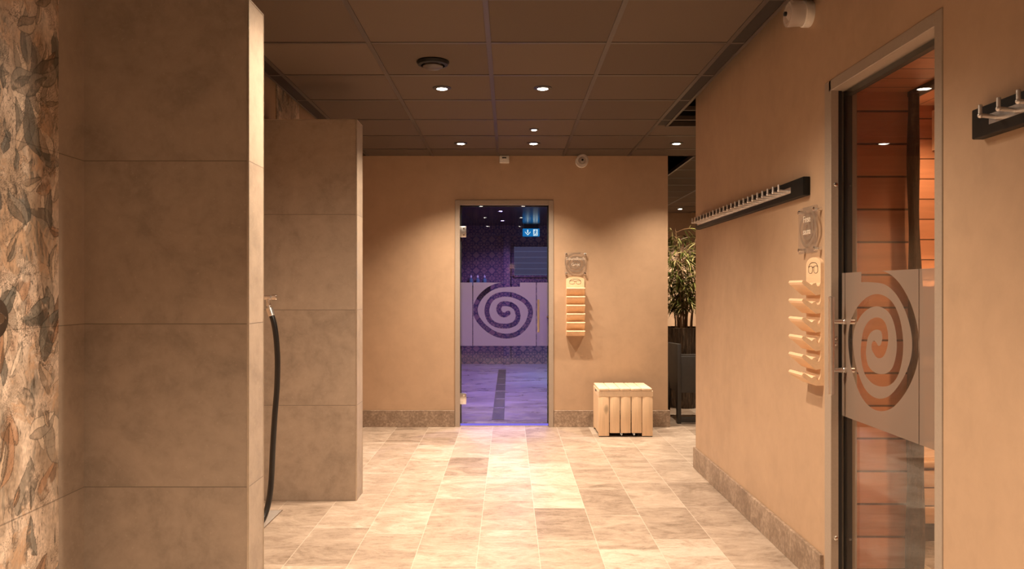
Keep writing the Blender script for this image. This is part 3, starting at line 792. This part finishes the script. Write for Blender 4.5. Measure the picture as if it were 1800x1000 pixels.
# ================================================================== corridor lights and ceiling fittings
M['lens'] = emit('halogen lens', (1, .88, .72), 28)
def downlight(x, y, label, e, group='corridor downlights', size=.034, ang=SPOT_ANGLE, zt=ZC):
    t_ = thing('ceiling_light', label, 'ceiling light', (x, y, zt), group)
    T = Matrix.Translation((x, y, zt))
    MB().lathe([(size*1.7, 0), (size*1.7, -.003), (size*1.25, -.008), (size, -.008), (size, 0)], 28, T, False).build('trim_ring', M['blackmet'], t_)
    MB().lathe([(size, -.003), (size, -.006), (size*.6, -.011)], 28, T).build('lens', M['lens'], t_)
    lamp('light', 'SPOT', (x, y, zt-.018), e, WARM, t_, spot_size=math.radians(ang), spot_blend=.9, shadow_soft_size=.035)
downlight(-.418, 4.958, 'lit downlight beside the round ceiling vent', E_SPOT)
downlight(.209, 4.958, 'lit downlight right of centre, level with the far shower partition', E_SPOT)
downlight(-.414, 6.819, 'small downlight in front of the far wall, left of the glass door axis', E_SPOT)
downlight(.2095, 6.819, 'small ringed downlight just before the far wall, right of door centre', E_SPOT)
downlight(.195, 6.23, 'tiny bare downlight one tile nearer than the ringed one by the far wall', 4, size=.022)
downlight(1.432, 6.82, 'lone downlight by the open ceiling gap, over the passage on the right', E_SPOT*.8)
downlight(2.64, 12.3, 'distant downlight over the side room behind the bamboo', E_SPOT*2.2)
downlight(2.15, 8.15, 'downlight over the potted bamboo in the side room', E_SPOT*1.15)
for y in (3.10, 1.24, -.62):
    downlight(-.418, y, 'overhead corridor downlight in the left row, above the picture', E_SPOT, ang=156 if y > 3 else 116); downlight(.209, y, 'overhead corridor downlight in the right row, above the picture', E_SPOT, ang=138 if y > 3 else 112)
# round ceiling vent
vx, vy = -.42, 4.385
vt = thing('ceiling_vent', 'round dark ceiling vent with a domed centre disc', 'vent', (vx, vy, ZC)); T = Matrix.Translation((vx, vy, ZC))
MB().lathe([(.088, 0), (.090, -.006), (.082, -.020), (.066, -.024), (.064, -.010), (.064, 0)], 40, T, False).build('collar', M['black'], vt)
MB().lathe([(.030, 0), (.030, -.02), (.056, -.024), (.056, -.030), (.040, -.040), (.0, -.043)], 40, T, False).build('disc', M['tbar'], vt)
# sensor box on the far wall
bx = thing('smoke_sensor', 'small white box sensor under the ceiling above the glass door', 'sensor', (-.045, YF, 2.5))
MB().box((-.0906, YF-.045, 2.467), (0.0, YF, 2.535), .006, 2).build('housing', M['white'], bx)
MB().box((-.066, YF-.047, 2.508), (-.026, YF-.044, 2.519)).build('slot', M['darkhole'], bx, False)
# sounder beacons
def beacon(label, M4, loc):
    t_ = thing('alarm_beacon', label, 'alarm beacon', loc, 'round alarm beacons')
    T = Matrix.Translation(loc) @ M4
    MB().lathe([(.056, 0), (.058, .004), (.058, .034), (.055, .037)], 36, T).build('base', M['white'], t_)
    MB().lathe([(.054, .037), (.055, .075), (.058, .098), (.056, .104), (.044, .104), (.036, .090), (.03, .06)], 36, T, False).build('clear_ring', M['dome'], t_)
    MB().lathe([(.034, .037), (.036, .07), (.030, .094), (.018, .106), (.0005, .110)], 28, T).build('dome', M['dome'], t_)
    MB().lathe([(.010, .107), (.010, .118), (.004, .120)], 12, T).build('pip', M['darkhole'], t_)
beacon('round white alarm beacon on the right wall above the sauna door', FACE_RIGHT, (XR, 3.553, 2.512))
beacon('round alarm beacon on the far wall right of the glass door', FACE_FAR, (.677, YF, 2.483))

# ================================================================== hook rails on the right wall
def hook_rail(label, y_near, y_far, z0, z1, first, n, group):
    t_ = thing('coat_rack', label, 'coat rack', (XR, (y_near+y_far)/2, z0), group)
    MB().box((XR-.034, y_near, z0), (XR, y_far, z1), .004, 2).build('board', M['black'], t_)
    zr = z0+.040
    MB().box((XR-.037, first-.045, zr-.014), (XR-.034, first+.0802*(n-1)+.03, zr+.014)).build('rail', M['steel'], t_, False)
    for i in range(n):
        y = first+.0802*i
        MB().cyl((XR-.037, y, zr), (XR-.078, y, zr+.004), .0058, 12).sphere((XR-.078, y, zr+.004), .0072, (1, 1, 1), 12, 8).cyl((XR-.078, y, zr+.004), (XR-.078, y, zr+.033), .0052, 12, .0012).build('hook', M['hookmet'], t_)
    return t_
hook_rail('long black hook rail on the right wall left of the sauna door', 3.555, 5.60, 1.704, 1.788, 3.745, 23, 'black hook rails')
hook_rail('short view of a black hook rail right of the sauna door', .9, 2.2586, 1.706, 1.790, 1.34, 11, 'black hook rails')

# ================================================================== acrylic signs
def acrylic(label, M4, loc, w_, h_, line1, line2, s1, mirror=False):
    t_ = thing('acrylic_sign', label, 'sign', loc, 'clear acrylic spiral signs')
    T = Matrix.Translation(loc) @ M4
    MB().box((-w_/2, -h_/2, .022), (w_/2, h_/2, .028), .0012, 1, mat=T).build('pane', M['acrylic'], t_, False)
    for sx in (-1, 1):
        for sz in (-1, 1):
            c_ = (sx*(w_/2-.017), sz*(h_/2-.017))
            MB().lathe([(.0085, 0), (.0085, .021), (.0085, .029), (.0095, .0295), (.0095, .034), (.006, .036)], 16, T @ Matrix.Translation((*c_, 0))).build('standoff_screw', M['chrome'], t_)
    k = w_/.62; sg = -1 if mirror else 1
    sp = [(sg*(p[0]+.037)*k, (p[1]-1.052)*k*h_/w_*1.02) for p in spiral_outline(.0235, 9, lambda q: q, 5)]
    me = curve_mesh([sp]); me.transform(T @ Matrix.Translation((0, 0, .0285))); link('engraved_spiral', me, M['etch'], t_, False)
    for tx, sz_, dz in ((line1, s1, .048), (line2, s1*.95, -.006)):
        if not tx: continue
        me = text_mesh(tx, sz_, .0006); me.transform(T @ Matrix.Translation((0, dz, .0300))); link('lettering', me, M['etch_text'], t_, False)
M['etch_text'] = frosted('pale engraved letters', (.88, .80, .70), .3, .1)
acrylic('square clear acrylic spiral sign on the far wall beside the glass door', FACE_FAR, (.6205, YF, 1.5255), .208, .213, 'Soundbath', 'Grot', .042)
acrylic('clear acrylic spiral sign on the right wall beside the sauna door', FACE_RIGHT, (XR, 3.52, 1.545), .215, .205, 'Finse', 'sauna', .042, True)

# ================================================================== spectacle holders
def glasses_holder(label, M4, loc, w_, h_, group='wooden spectacle racks'):
    t_ = thing('glasses_rack', label, 'glasses rack', loc, group)
    T = Matrix.Translation(loc) @ M4
    # back board with an arched top
    pts = [(-w_/2, 0), (w_/2, 0)] + [(w_/2*math.cos(a), h_-.030+.030*math.sin(a)) for a in np.linspace(0, PI, 17)]
    MB().prism(pts, 2, 0, .014, 0, T).build('back_board', M['birch'], t_, False)
    n = 6; pitch = .0796
    for i in range(n):
        z = -.008+i*pitch
        # trough shaped shelf: plate rising outwards, with a hooked inner notch at its end grain
        prof = [(.014, z), (.034, z-.004), (.088, z+.042), (.094, z+.052), (.090, z+.060), (.083, z+.061), (.052, z+.040), (.044, z+.047), (.034, z+.050), (.031, z+.040), (.026, z+.030), (.020, z+.034), (.014, z+.05)]
        b = bmesh.new(); n_ = len(prof)
        A = [b.verts.new((-w_/2, max(q, 0), p)) for p, q in prof]; B = [b.verts.new((w_/2, max(q, 0), p)) for p, q in prof]
        b.faces.new(A); b.faces.new(B[::-1])
        for j in range(n_): b.faces.new((A[j], B[j], B[(j+1) % n_], A[(j+1) % n_]))
        bmesh.ops.recalc_face_normals(b, faces=b.faces)
        mb = MB(); mb._merge(b, T); mb.build('shelf', M['birch'], t_, False)
    # burnt-in spectacles drawing
    g_ = MB(); zc = h_-.050; zz = .0146
    TT = lambda q: T @ Vector((q[0], q[1], zz))
    for s_ in (-1, 1):
        lens = [(s_*.030+.023*math.copysign(abs(math.cos(a))**.7, math.cos(a)), zc+.016*math.copysign(abs(math.sin(a))**.8, math.sin(a))-.004) for a in np.linspace(0, 2*PI, 25)[:-1]]
        g_.tube([TT(q) for q in lens], .0011, 6, True)
        g_.tube([TT(q) for q in ((s_*.053, zc+.008), (s_*.040, zc+.020), (s_*.022, zc+.026), (0, zc+.027))], .0013, 6)
    g_.tube([TT(q) for q in ((-.008, zc+.004), (0, zc+.008), (.008, zc+.004))], .0016, 6)
    g_.build('spectacles_drawing', M['ink'], t_)
    MB().lathe([(.004, .014), (.004, .0155)], 10, T @ Matrix.Translation((0, .072, 0))).build('screw', M['ink'], t_)
glasses_holder('pale wooden spectacle rack on the far wall right of the glass door', FACE_FAR, (.6185, YF, .853), .171, .555)
glasses_holder('pale wooden spectacle rack on the right wall beside the sauna door', FACE_RIGHT, (XR, 3.486, .872), .165, .552)

# ================================================================== slatted wooden box
X0, X1, Y0, Y1 = .779, 1.255, 6.946, 7.37
bx = thing('wooden_box', 'slatted pale pine box stool against the far wall', 'box stool', ((X0+X1)/2, (Y0+Y1)/2, 0))
W = X1-X0; sw = (W-.004*2)/5
lid = thing
l_ = []
for i in range(5):
    x = X0+.002+i*sw
    MB().box((x+.0015, Y0-.006, .402), (x+sw-.0025, Y1, .424), .006, 2).build('lid_slat', M['pine_y'], bx)
ap = MB(); ap.box((X0, Y0-.002, .352), (X1, Y0+.016, .400), .002, 1); ap.build('front_apron', M['pine_y'], bx)
ap = MB(); ap.box((X0, Y1-.018, .352), (X1, Y1, .400), .002, 1); ap.build('rear_apron', M['pine_y'], bx)
for x in (X0, X1-.018):
    a_o = MB().box((x, Y0+.016, .352), (x+.018, Y1-.018, .402), .002, 1).build('side_apron', M['pine_y'], bx)
    MB().box((x-.001, 7.11, .372), (x+.019, 7.21, .390), .004, 2).build('hand_slot', M['darkhole'], a_o)
for i in range(5):
    x = X0+i*W/5; leg = i in (0, 4)
    MB().box((x+(.0 if leg else .004), Y0, .008 if leg else .034), (x+W/5-(.002 if leg else .004), Y0+.018, .352), .003, 2).build('leg' if leg else 'front_slat', M['pine'], bx)
for i in (0, 4):
    x = X0+i*W/5
    MB().box((x, Y1-.018, .008), (x+W/5, Y1, .352), .003, 2).build('leg', M['pine'], bx)
    for y in (Y0+.001, Y1-.001):
        MB().box((x+.004, y-.004 if y > 7.2 else y+.002, 0), (x+W/5-.006, y+.0 if y > 7.2 else y+.016, .008)).build('rubber_foot', M['rubber'], bx, False)
for x in (X0+.001, X1-.017):
    for k in range(4):
        a = Y0+.018+k*(Y1-Y0-.036)/4; MB().box((x, a+.002, .030), (x+.016, a+(Y1-Y0-.036)/4-.002, .352), .002, 1).build('side_slat', M['pine'], bx)
MB().box((X0+.02, Y0+.02, .045), (X1-.02, Y1-.02, .06)).build('base_panel', M['darkhole'], bx, False)
for x in (X0+.40*W, X0+.63*W):
    MB().tube([(x, Y0+.010, .036), (x+.004, Y0-.004, .026), (x+.010, Y0-.012, .016), (x+.014, Y0-.006, .022), (x+.016, Y0+.006, .036)], .0015, 6).build('cord_end', M['white'], bx)

# ================================================================== tap and hose in the shower bay
ty = 4.40; tz = 1.239
tp = thing('wall_tap', 'chrome hose tap on the left shower wall', 'tap', (XL, ty, tz))
MB().cyl((XL, ty, tz), (XL+.006, ty, tz), .028, 24, .002).cyl((XL, ty, tz), (-1.315, ty, tz), .0125, 20, .001).build('body', M['steel'], tp)
MB().cyl((-1.313, ty, tz), (-1.282, ty, tz), .0165, 8, .004).build('knob', M['chrome'], tp)
MB().cyl((-1.332, ty, tz), (-1.330, ty, tz-.034), .0105, 18).cyl((-1.330, ty, tz-.034), (-1.327, ty-.002, tz-.046), .0135, 6, .002).cyl((-1.327, ty-.002, tz-.046), (-1.323, ty-.003, tz-.060), .009, 14).build('spout', M['steel'], tp)
hs = thing('hose', 'black rubber hose hanging from the chrome tap to the floor', 'hose', (-1.30, ty, 0))
P = [(-1.314, 4.395, 1.152), (-1.297, 4.39, 1.10), (-1.283, 4.385, 1.02), (-1.274, 4.38, .90), (-1.274, 4.37, .75), (-1.280, 4.35, .60), (-1.288, 4.34, .42), (-1.293, 4.33, .25), (-1.298, 4.30, .14), (-1.312, 4.255, .062), (-1.335, 4.20, .025), (-1.37, 4.13, .0165), (-1.43, 4.03, .0165), (-1.45, 3.92, .0165), (-1.44, 3.80, .0165), (-1.41, 3.70, .0165), (-1.42, 3.60, .0165), (-1.44, 3.50, .0165)]
MB().tube([tuple(p) for p in catmull(P, 6)], .0155, 14).build('tube', M['rubber'], hs)
MB().cyl((-1.324, 4.397, 1.182), (-1.309, 4.393, 1.138), .0185, 20, .002).build('ferrule', M['steel'], hs)
fd = thing('floor_drain', 'dark linear floor drain by the hose in the shower bay', 'drain', (-1.36, 4.4, 0))
MB().box((XL+.06, 4.22, .0005), (-1.322, 4.62, .004), .001, 1).build('grate', M['hookmet'], fd, False)
MB().box((XL+.05, 4.21, .0003), (-1.314, 4.63, .0022)).build('rim', M['steel'], fd, False)

# shower valve plate on the printed tiles
vl = thing('shower_valve', 'dark round shower push plate on the printed tiles', 'shower valve', (XL, 2.332, 1.197))
T = Matrix.Translation((XL, 2.332, 1.197)) @ Matrix.Rotation(PI/2, 4, 'Y')
MB().lathe([(.060, 0), (.0615, .003), (.060, .008), (.056, .0095)], 48, T).build('plate', M['bronze'], vl)
MB().lathe([(.017, .009), (.017, .022), (.014, .026)], 28, T).build('button', M['chrome'], vl)
MB().lathe([(.0045, .009), (.0045, .012)], 14, T @ Matrix.Translation((0, .043, 0))).build('screw', M['chrome'], vl)

# ================================================================== bamboo in a ribbed pot and black chair in the side room
px_, py_ = 1.92, 8.75
pl = thing('potted_bamboo', 'leafy bamboo in a tall ribbed dark pot behind the black chair', 'potted plant', (px_, py_, 0))
def ribbed():
    t = NT('ribbed dark bronze pot'); p = t.obj()
    n = t.noise(t.vmul(p, (30, 30, 2.)), 2., 6, .7, .5)
    return t.done(t.bsdf(t.ramp(n, [(.35, (.035, .024, .017)), (.55, (.10, .07, .048)), (.72, (.26, .19, .13))]), .45, .3, t.bump(n, .6, .01), .4))
M['pot'] = ribbed()
b = bmesh.new(); N = 120; rings = []
for r_, z in ((.15, 0), (.165, .06), (.20, .35), (.232, .66), (.248, .85), (.252, .873), (.236, .875), (.22, .82)):
    rings.append([b.verts.new((px_+(r_*(1+.018*math.sin(i*PI/2)))*math.cos(2*PI*i/N), py_+(r_*(1+.018*math.sin(i*PI/2)))*math.sin(2*PI*i/N), z)) for i in range(N)])
for A, B in zip(rings, rings[1:]):
    for i in range(N): b.faces.new((A[i], A[(i+1) % N], B[(i+1) % N], B[i]))
b.faces.new(rings[0][::-1]); bmesh.ops.recalc_face_normals(b, faces=b.faces)
mb = MB(); mb._merge(b); mb.build('pot', M['pot'], pl, False)
MB().lathe([(.222, .80), (.222, .83), (.0, .84)], 40, Matrix.Translation((px_, py_, 0)), False).build('soil', M['ink'], pl)
def leafmat():
    t = NT('bamboo leaf'); i = t.new('ShaderNodeNewGeometry'); r = i.outputs['Random Per Island']
    col = t.ramp(r, [(0, (.045, .065, .018)), (.45, (.12, .125, .035)), (.8, (.25, .22, .08)), (1, (.42, .36, .18))])
    d = t.new('ShaderNodeBsdfDiffuse'); t.put(d.inputs[0], col); tl = t.new('ShaderNodeBsdfTranslucent'); t.put(tl.inputs[0], col)
    mx = t.new('ShaderNodeMixShader'); mx.inputs[0].default_value = .3; t.l.new(d.outputs[0], mx.inputs[1]); t.l.new(tl.outputs[0], mx.inputs[2])
    return t.done(mx.outputs[0])
M['leaf'] = leafmat(); M['cane'] = simple('brown bamboo cane', (.24, .14, .07), .5)
rg = random.Random(11); cn = MB(); lf = bmesh.new()
def leaf(p, d, L, w_):
    d = d.normalized(); sd_ = d.cross(Vector((rg.uniform(-.4, .4), rg.uniform(-.4, .4), 1))).normalized(); drop = Vector((0, 0, -1))
    mid = [p + d*L*s_ + drop*L*.45*s_*s_ for s_ in (0, .3, .62, 1)]
    if min(q.x for q in mid) < 1.53: return
    ws = (.12, 1, .75, .02); rows = []
    for q, k in zip(mid, ws): rows.append((lf.verts.new(q-sd_*w_*k), lf.verts.new(q+sd_*w_*k)))
    for A, B in zip(rows, rows[1:]): lf.faces.new((A[0], A[1], B[1], B[0]))
for s_ in range(16):
    a = rg.uniform(0, 2*PI); r0 = rg.uniform(.02, .10); lean = rg.uniform(.06, .30); Hh = rg.uniform(.75, 1.15)
    base = Vector((px_+r0*math.cos(a), py_+r0*math.sin(a), .82))
    pts = [base + Vector((max(-.26, math.cos(a)*lean*t_*t_), math.sin(a)*lean*t_*t_, Hh*t_)) for t_ in np.linspace(0, 1, 9)]
    cn.tube(pts, [.009-.006*i/8 for i in range(9)], 7)
    for k in range(16):
        t_ = rg.uniform(.18, 1); i = min(7, int(t_*8)); q = pts[i].lerp(pts[i+1], t_*8-i)
        aa = rg.uniform(0, 2*PI); tw = Vector((math.cos(aa), math.sin(aa), rg.uniform(.2, .8)))
        Lt = rg.uniform(.10, .24)*(1.15-.5*t_); tip = q+tw*Lt
        if min(q.x, tip.x) < 1.53: continue
        cn.tube([q, q.lerp(tip, .5)+Vector((0, 0, .012)), tip], .0022, 5)
        for j in range(7):
            p = q.lerp(tip, rg.uniform(.35, 1)); d = Vector((tw.x+rg.uniform(-1, 1), tw.y+rg.uniform(-1, 1), rg.uniform(-.5, .7)))
            leaf(p, d, rg.uniform(.09, .17), rg.uniform(.006, .0105))
cn.build('cane', M['cane'], pl)
me = bpy.data.meshes.new('foliage'); lf.to_mesh(me); lf.free(); link('foliage', me, M['leaf'], pl, False)

cx0, cx1, cy0 = 1.612, 2.32, 7.63
ch = thing('armchair', 'low black slab sided armchair in front of the bamboo pot', 'armchair', ((cx0+cx1)/2, cy0+.35, 0))
for x in (cx0, cx1-.036):
    MB().prism([(cy0+.0, .765), (cy0+.55, .745), (cy0+.55, .60), (cy0+.34, .30), (cy0+.09, .30), (cy0+.045, .0), (cy0-.002, .0), (cy0-.012, .55)], 0, x, x+.036, .003).build('side_panel', M['chairblack'], ch)
    MB().prism([(cy0+.40, .42), (cy0+.48, .42), (cy0+.58, 0), (cy0+.53, 0)], 0, x+.002, x+.034, .002).build('rear_leg', M['chairblack'], ch)
MB().box((cx0+.037, cy0+.02, .295), (cx1-.037, cy0+.045, .640), .004, 2).box((cx0+.037, cy0+.02, .648), (cx1-.037, cy0+.05, .664), .003, 2).build('front_panel', M['chairblack'], ch)
MB().box((cx0+.037, cy0+.05, .36), (cx1-.037, cy0+.5, .40), .006, 2).build('seat', M['chairblack'], ch)
MB().prism([(cy0+.46, .40), (cy0+.50, .40), (cy0+.56, .62), (cy0+.525, .62)], 0, cx0+.037, cx1-.037, .003).build('backrest', M['chairblack'], ch)
MB().box((cx0+.03, cy0+.005, .012), (cx1-.03, cy0+.04, .062), .003, 2).build('stretcher', M['chairblack'], ch)

# ================================================================== the photographer, mirrored faintly in the glass door
M['cloth'] = simple('dark navy clothing', (.018, .018, .028), .8); M['skin'] = simple('skin', (.62, .36, .25), .5); M['hair'] = simple('brown hair', (.09, .05, .03), .6); M['shoe'] = simple('dark shoe', (.015, .013, .013), .5)
def skin_mesh(name, joints, edges, mat, parent, root=0, sub=2):
    me = bpy.data.meshes.new(name); me.from_pydata([j[0] for j in joints], edges, []); me.update()
    o = bpy.data.objects.new(name, me); COL.objects.link(o)
    o.modifiers.new('skin', 'SKIN').use_smooth_shade = True
    sv = me.skin_vertices[0] if me.skin_vertices else None
    if sv is None:
        bm_ = bmesh.new(); bm_.from_mesh(me); bm_.verts.layers.skin.verify(); bm_.to_mesh(me); bm_.free(); sv = me.skin_vertices[0]
    for i, (p, r) in enumerate(joints):
        sv.data[i].radius = (r, r*.85) if not isinstance(r, tuple) else r; sv.data[i].use_root = (i == root)
    m_ = o.modifiers.new('sub', 'SUBSURF'); m_.levels = sub; m_.render_levels = sub
    bpy.context.view_layer.update()
    out = bpy.data.meshes.new_from_object(o.evaluated_get(bpy.context.evaluated_depsgraph_get())); bpy.data.objects.remove(o)
    return link(name, out, mat, parent)
fx, fy = .05, -.62
pn = thing('person', 'person in dark clothes with both hands raised to the chin, mirrored in the glass door', 'person', (fx, fy, 0))
V3 = lambda x, y, z: (fx+x, fy+y, z)
J = [(V3(0, 0, .95), (.155, .11)), (V3(0, .0, 1.12), (.145, .10)), (V3(0, -.01, 1.32), (.165, .11)), (V3(0, -.01, 1.44), (.11, .08)), (V3(0, .005, 1.52), .052), (V3(0, .02, 1.58), .062)]
E = [(0, 1), (1, 2), (2, 3), (3, 4), (4, 5)]
for sx in (-1, 1):
    n0 = len(J)
    J += [(V3(sx*.185, -.01, 1.425), .062), (V3(sx*.245, .02, 1.16), .046), (V3(sx*.17, .19, 1.30), .038), (V3(sx*.10, .235, 1.42), .028)]
    E += [(3, n0), (n0, n0+1), (n0+1, n0+2), (n0+2, n0+3)]
    n1 = len(J)
    J += [(V3(sx*.095, .0, .86), .092), (V3(sx*.105, .02, .50), .062), (V3(sx*.108, -.015, .12), .044), (V3(sx*.11, -.01, .055), .04)]
    E += [(0, n1), (n1, n1+1), (n1+1, n1+2), (n1+2, n1+3)]
skin_mesh('body', J, E, M['cloth'], pn)
hd = MB().sphere(V3(0, .02, 1.665), .1, (.78, .95, 1.16), 28, 20)
hd.sphere(V3(0, .112, 1.652), .016, (.9, 1.2, 1.5), 12, 8); hd.sphere(V3(-.078, .015, 1.66), .022, (.4, .8, 1.3), 12, 8); hd.sphere(V3(.078, .015, 1.66), .022, (.4, .8, 1.3), 12, 8)
hd.sphere(V3(0, .095, 1.60), .03, (1, .6, .6), 14, 8)
hd = hd.build('head', M['skin'], pn)
for sx in (-1, 1): MB().sphere(V3(sx*.031, .102, 1.675), .011, (1.2, .6, .8), 10, 8).build('eye', M['darkhole'], hd)
MB().sphere(V3(0, .107, 1.612), .014, (1.6, .4, .4), 12, 8).build('mouth', simple('lip', (.40, .17, .13), .5), hd)
MB().sphere(V3(0, -.002, 1.69), .108, (.84, .93, 1.02), 28, 18).sphere(V3(0, -.05, 1.63), .09, (.85, .7, 1.1), 20, 14).build('hair', M['hair'], pn)
for sx in (-1, 1):
    w0 = Vector(V3(sx*.10, .235, 1.42)); pm = w0+Vector((-sx*.028, .018, .055))
    J = [(tuple(w0), .024), (tuple(pm), (.036, .018)), (tuple(pm+Vector((-sx*.006, .006, .03))), (.038, .016))]; E = [(0, 1), (1, 2)]
    for k in range(4):
        b0 = pm+Vector((sx*(.028-.019*k), .010, .038)); L_ = (.060, .072, .076, .066)[k]; n0 = len(J)
        J += [(tuple(b0), .0095), (tuple(b0+Vector((-sx*.004, .020, L_*.5))), .009), (tuple(b0+Vector((-sx*.016, .008, L_*.85))), .0075)]
        E += [(2, n0), (n0, n0+1), (n0+1, n0+2)]
    n0 = len(J); J += [(tuple(pm+Vector((-sx*.034, -.004, .0))), .012), (tuple(pm+Vector((-sx*.046, .010, .034))), .010)]; E += [(1, n0), (n0, n0+1)]
    skin_mesh('hand', J, E, M['skin'], pn, 0, 2)
    MB().sphere(V3(sx*.112, .045, .042), .05, (.92, 2.5, .84), 20, 12).build('shoe', M['shoe'], pn)
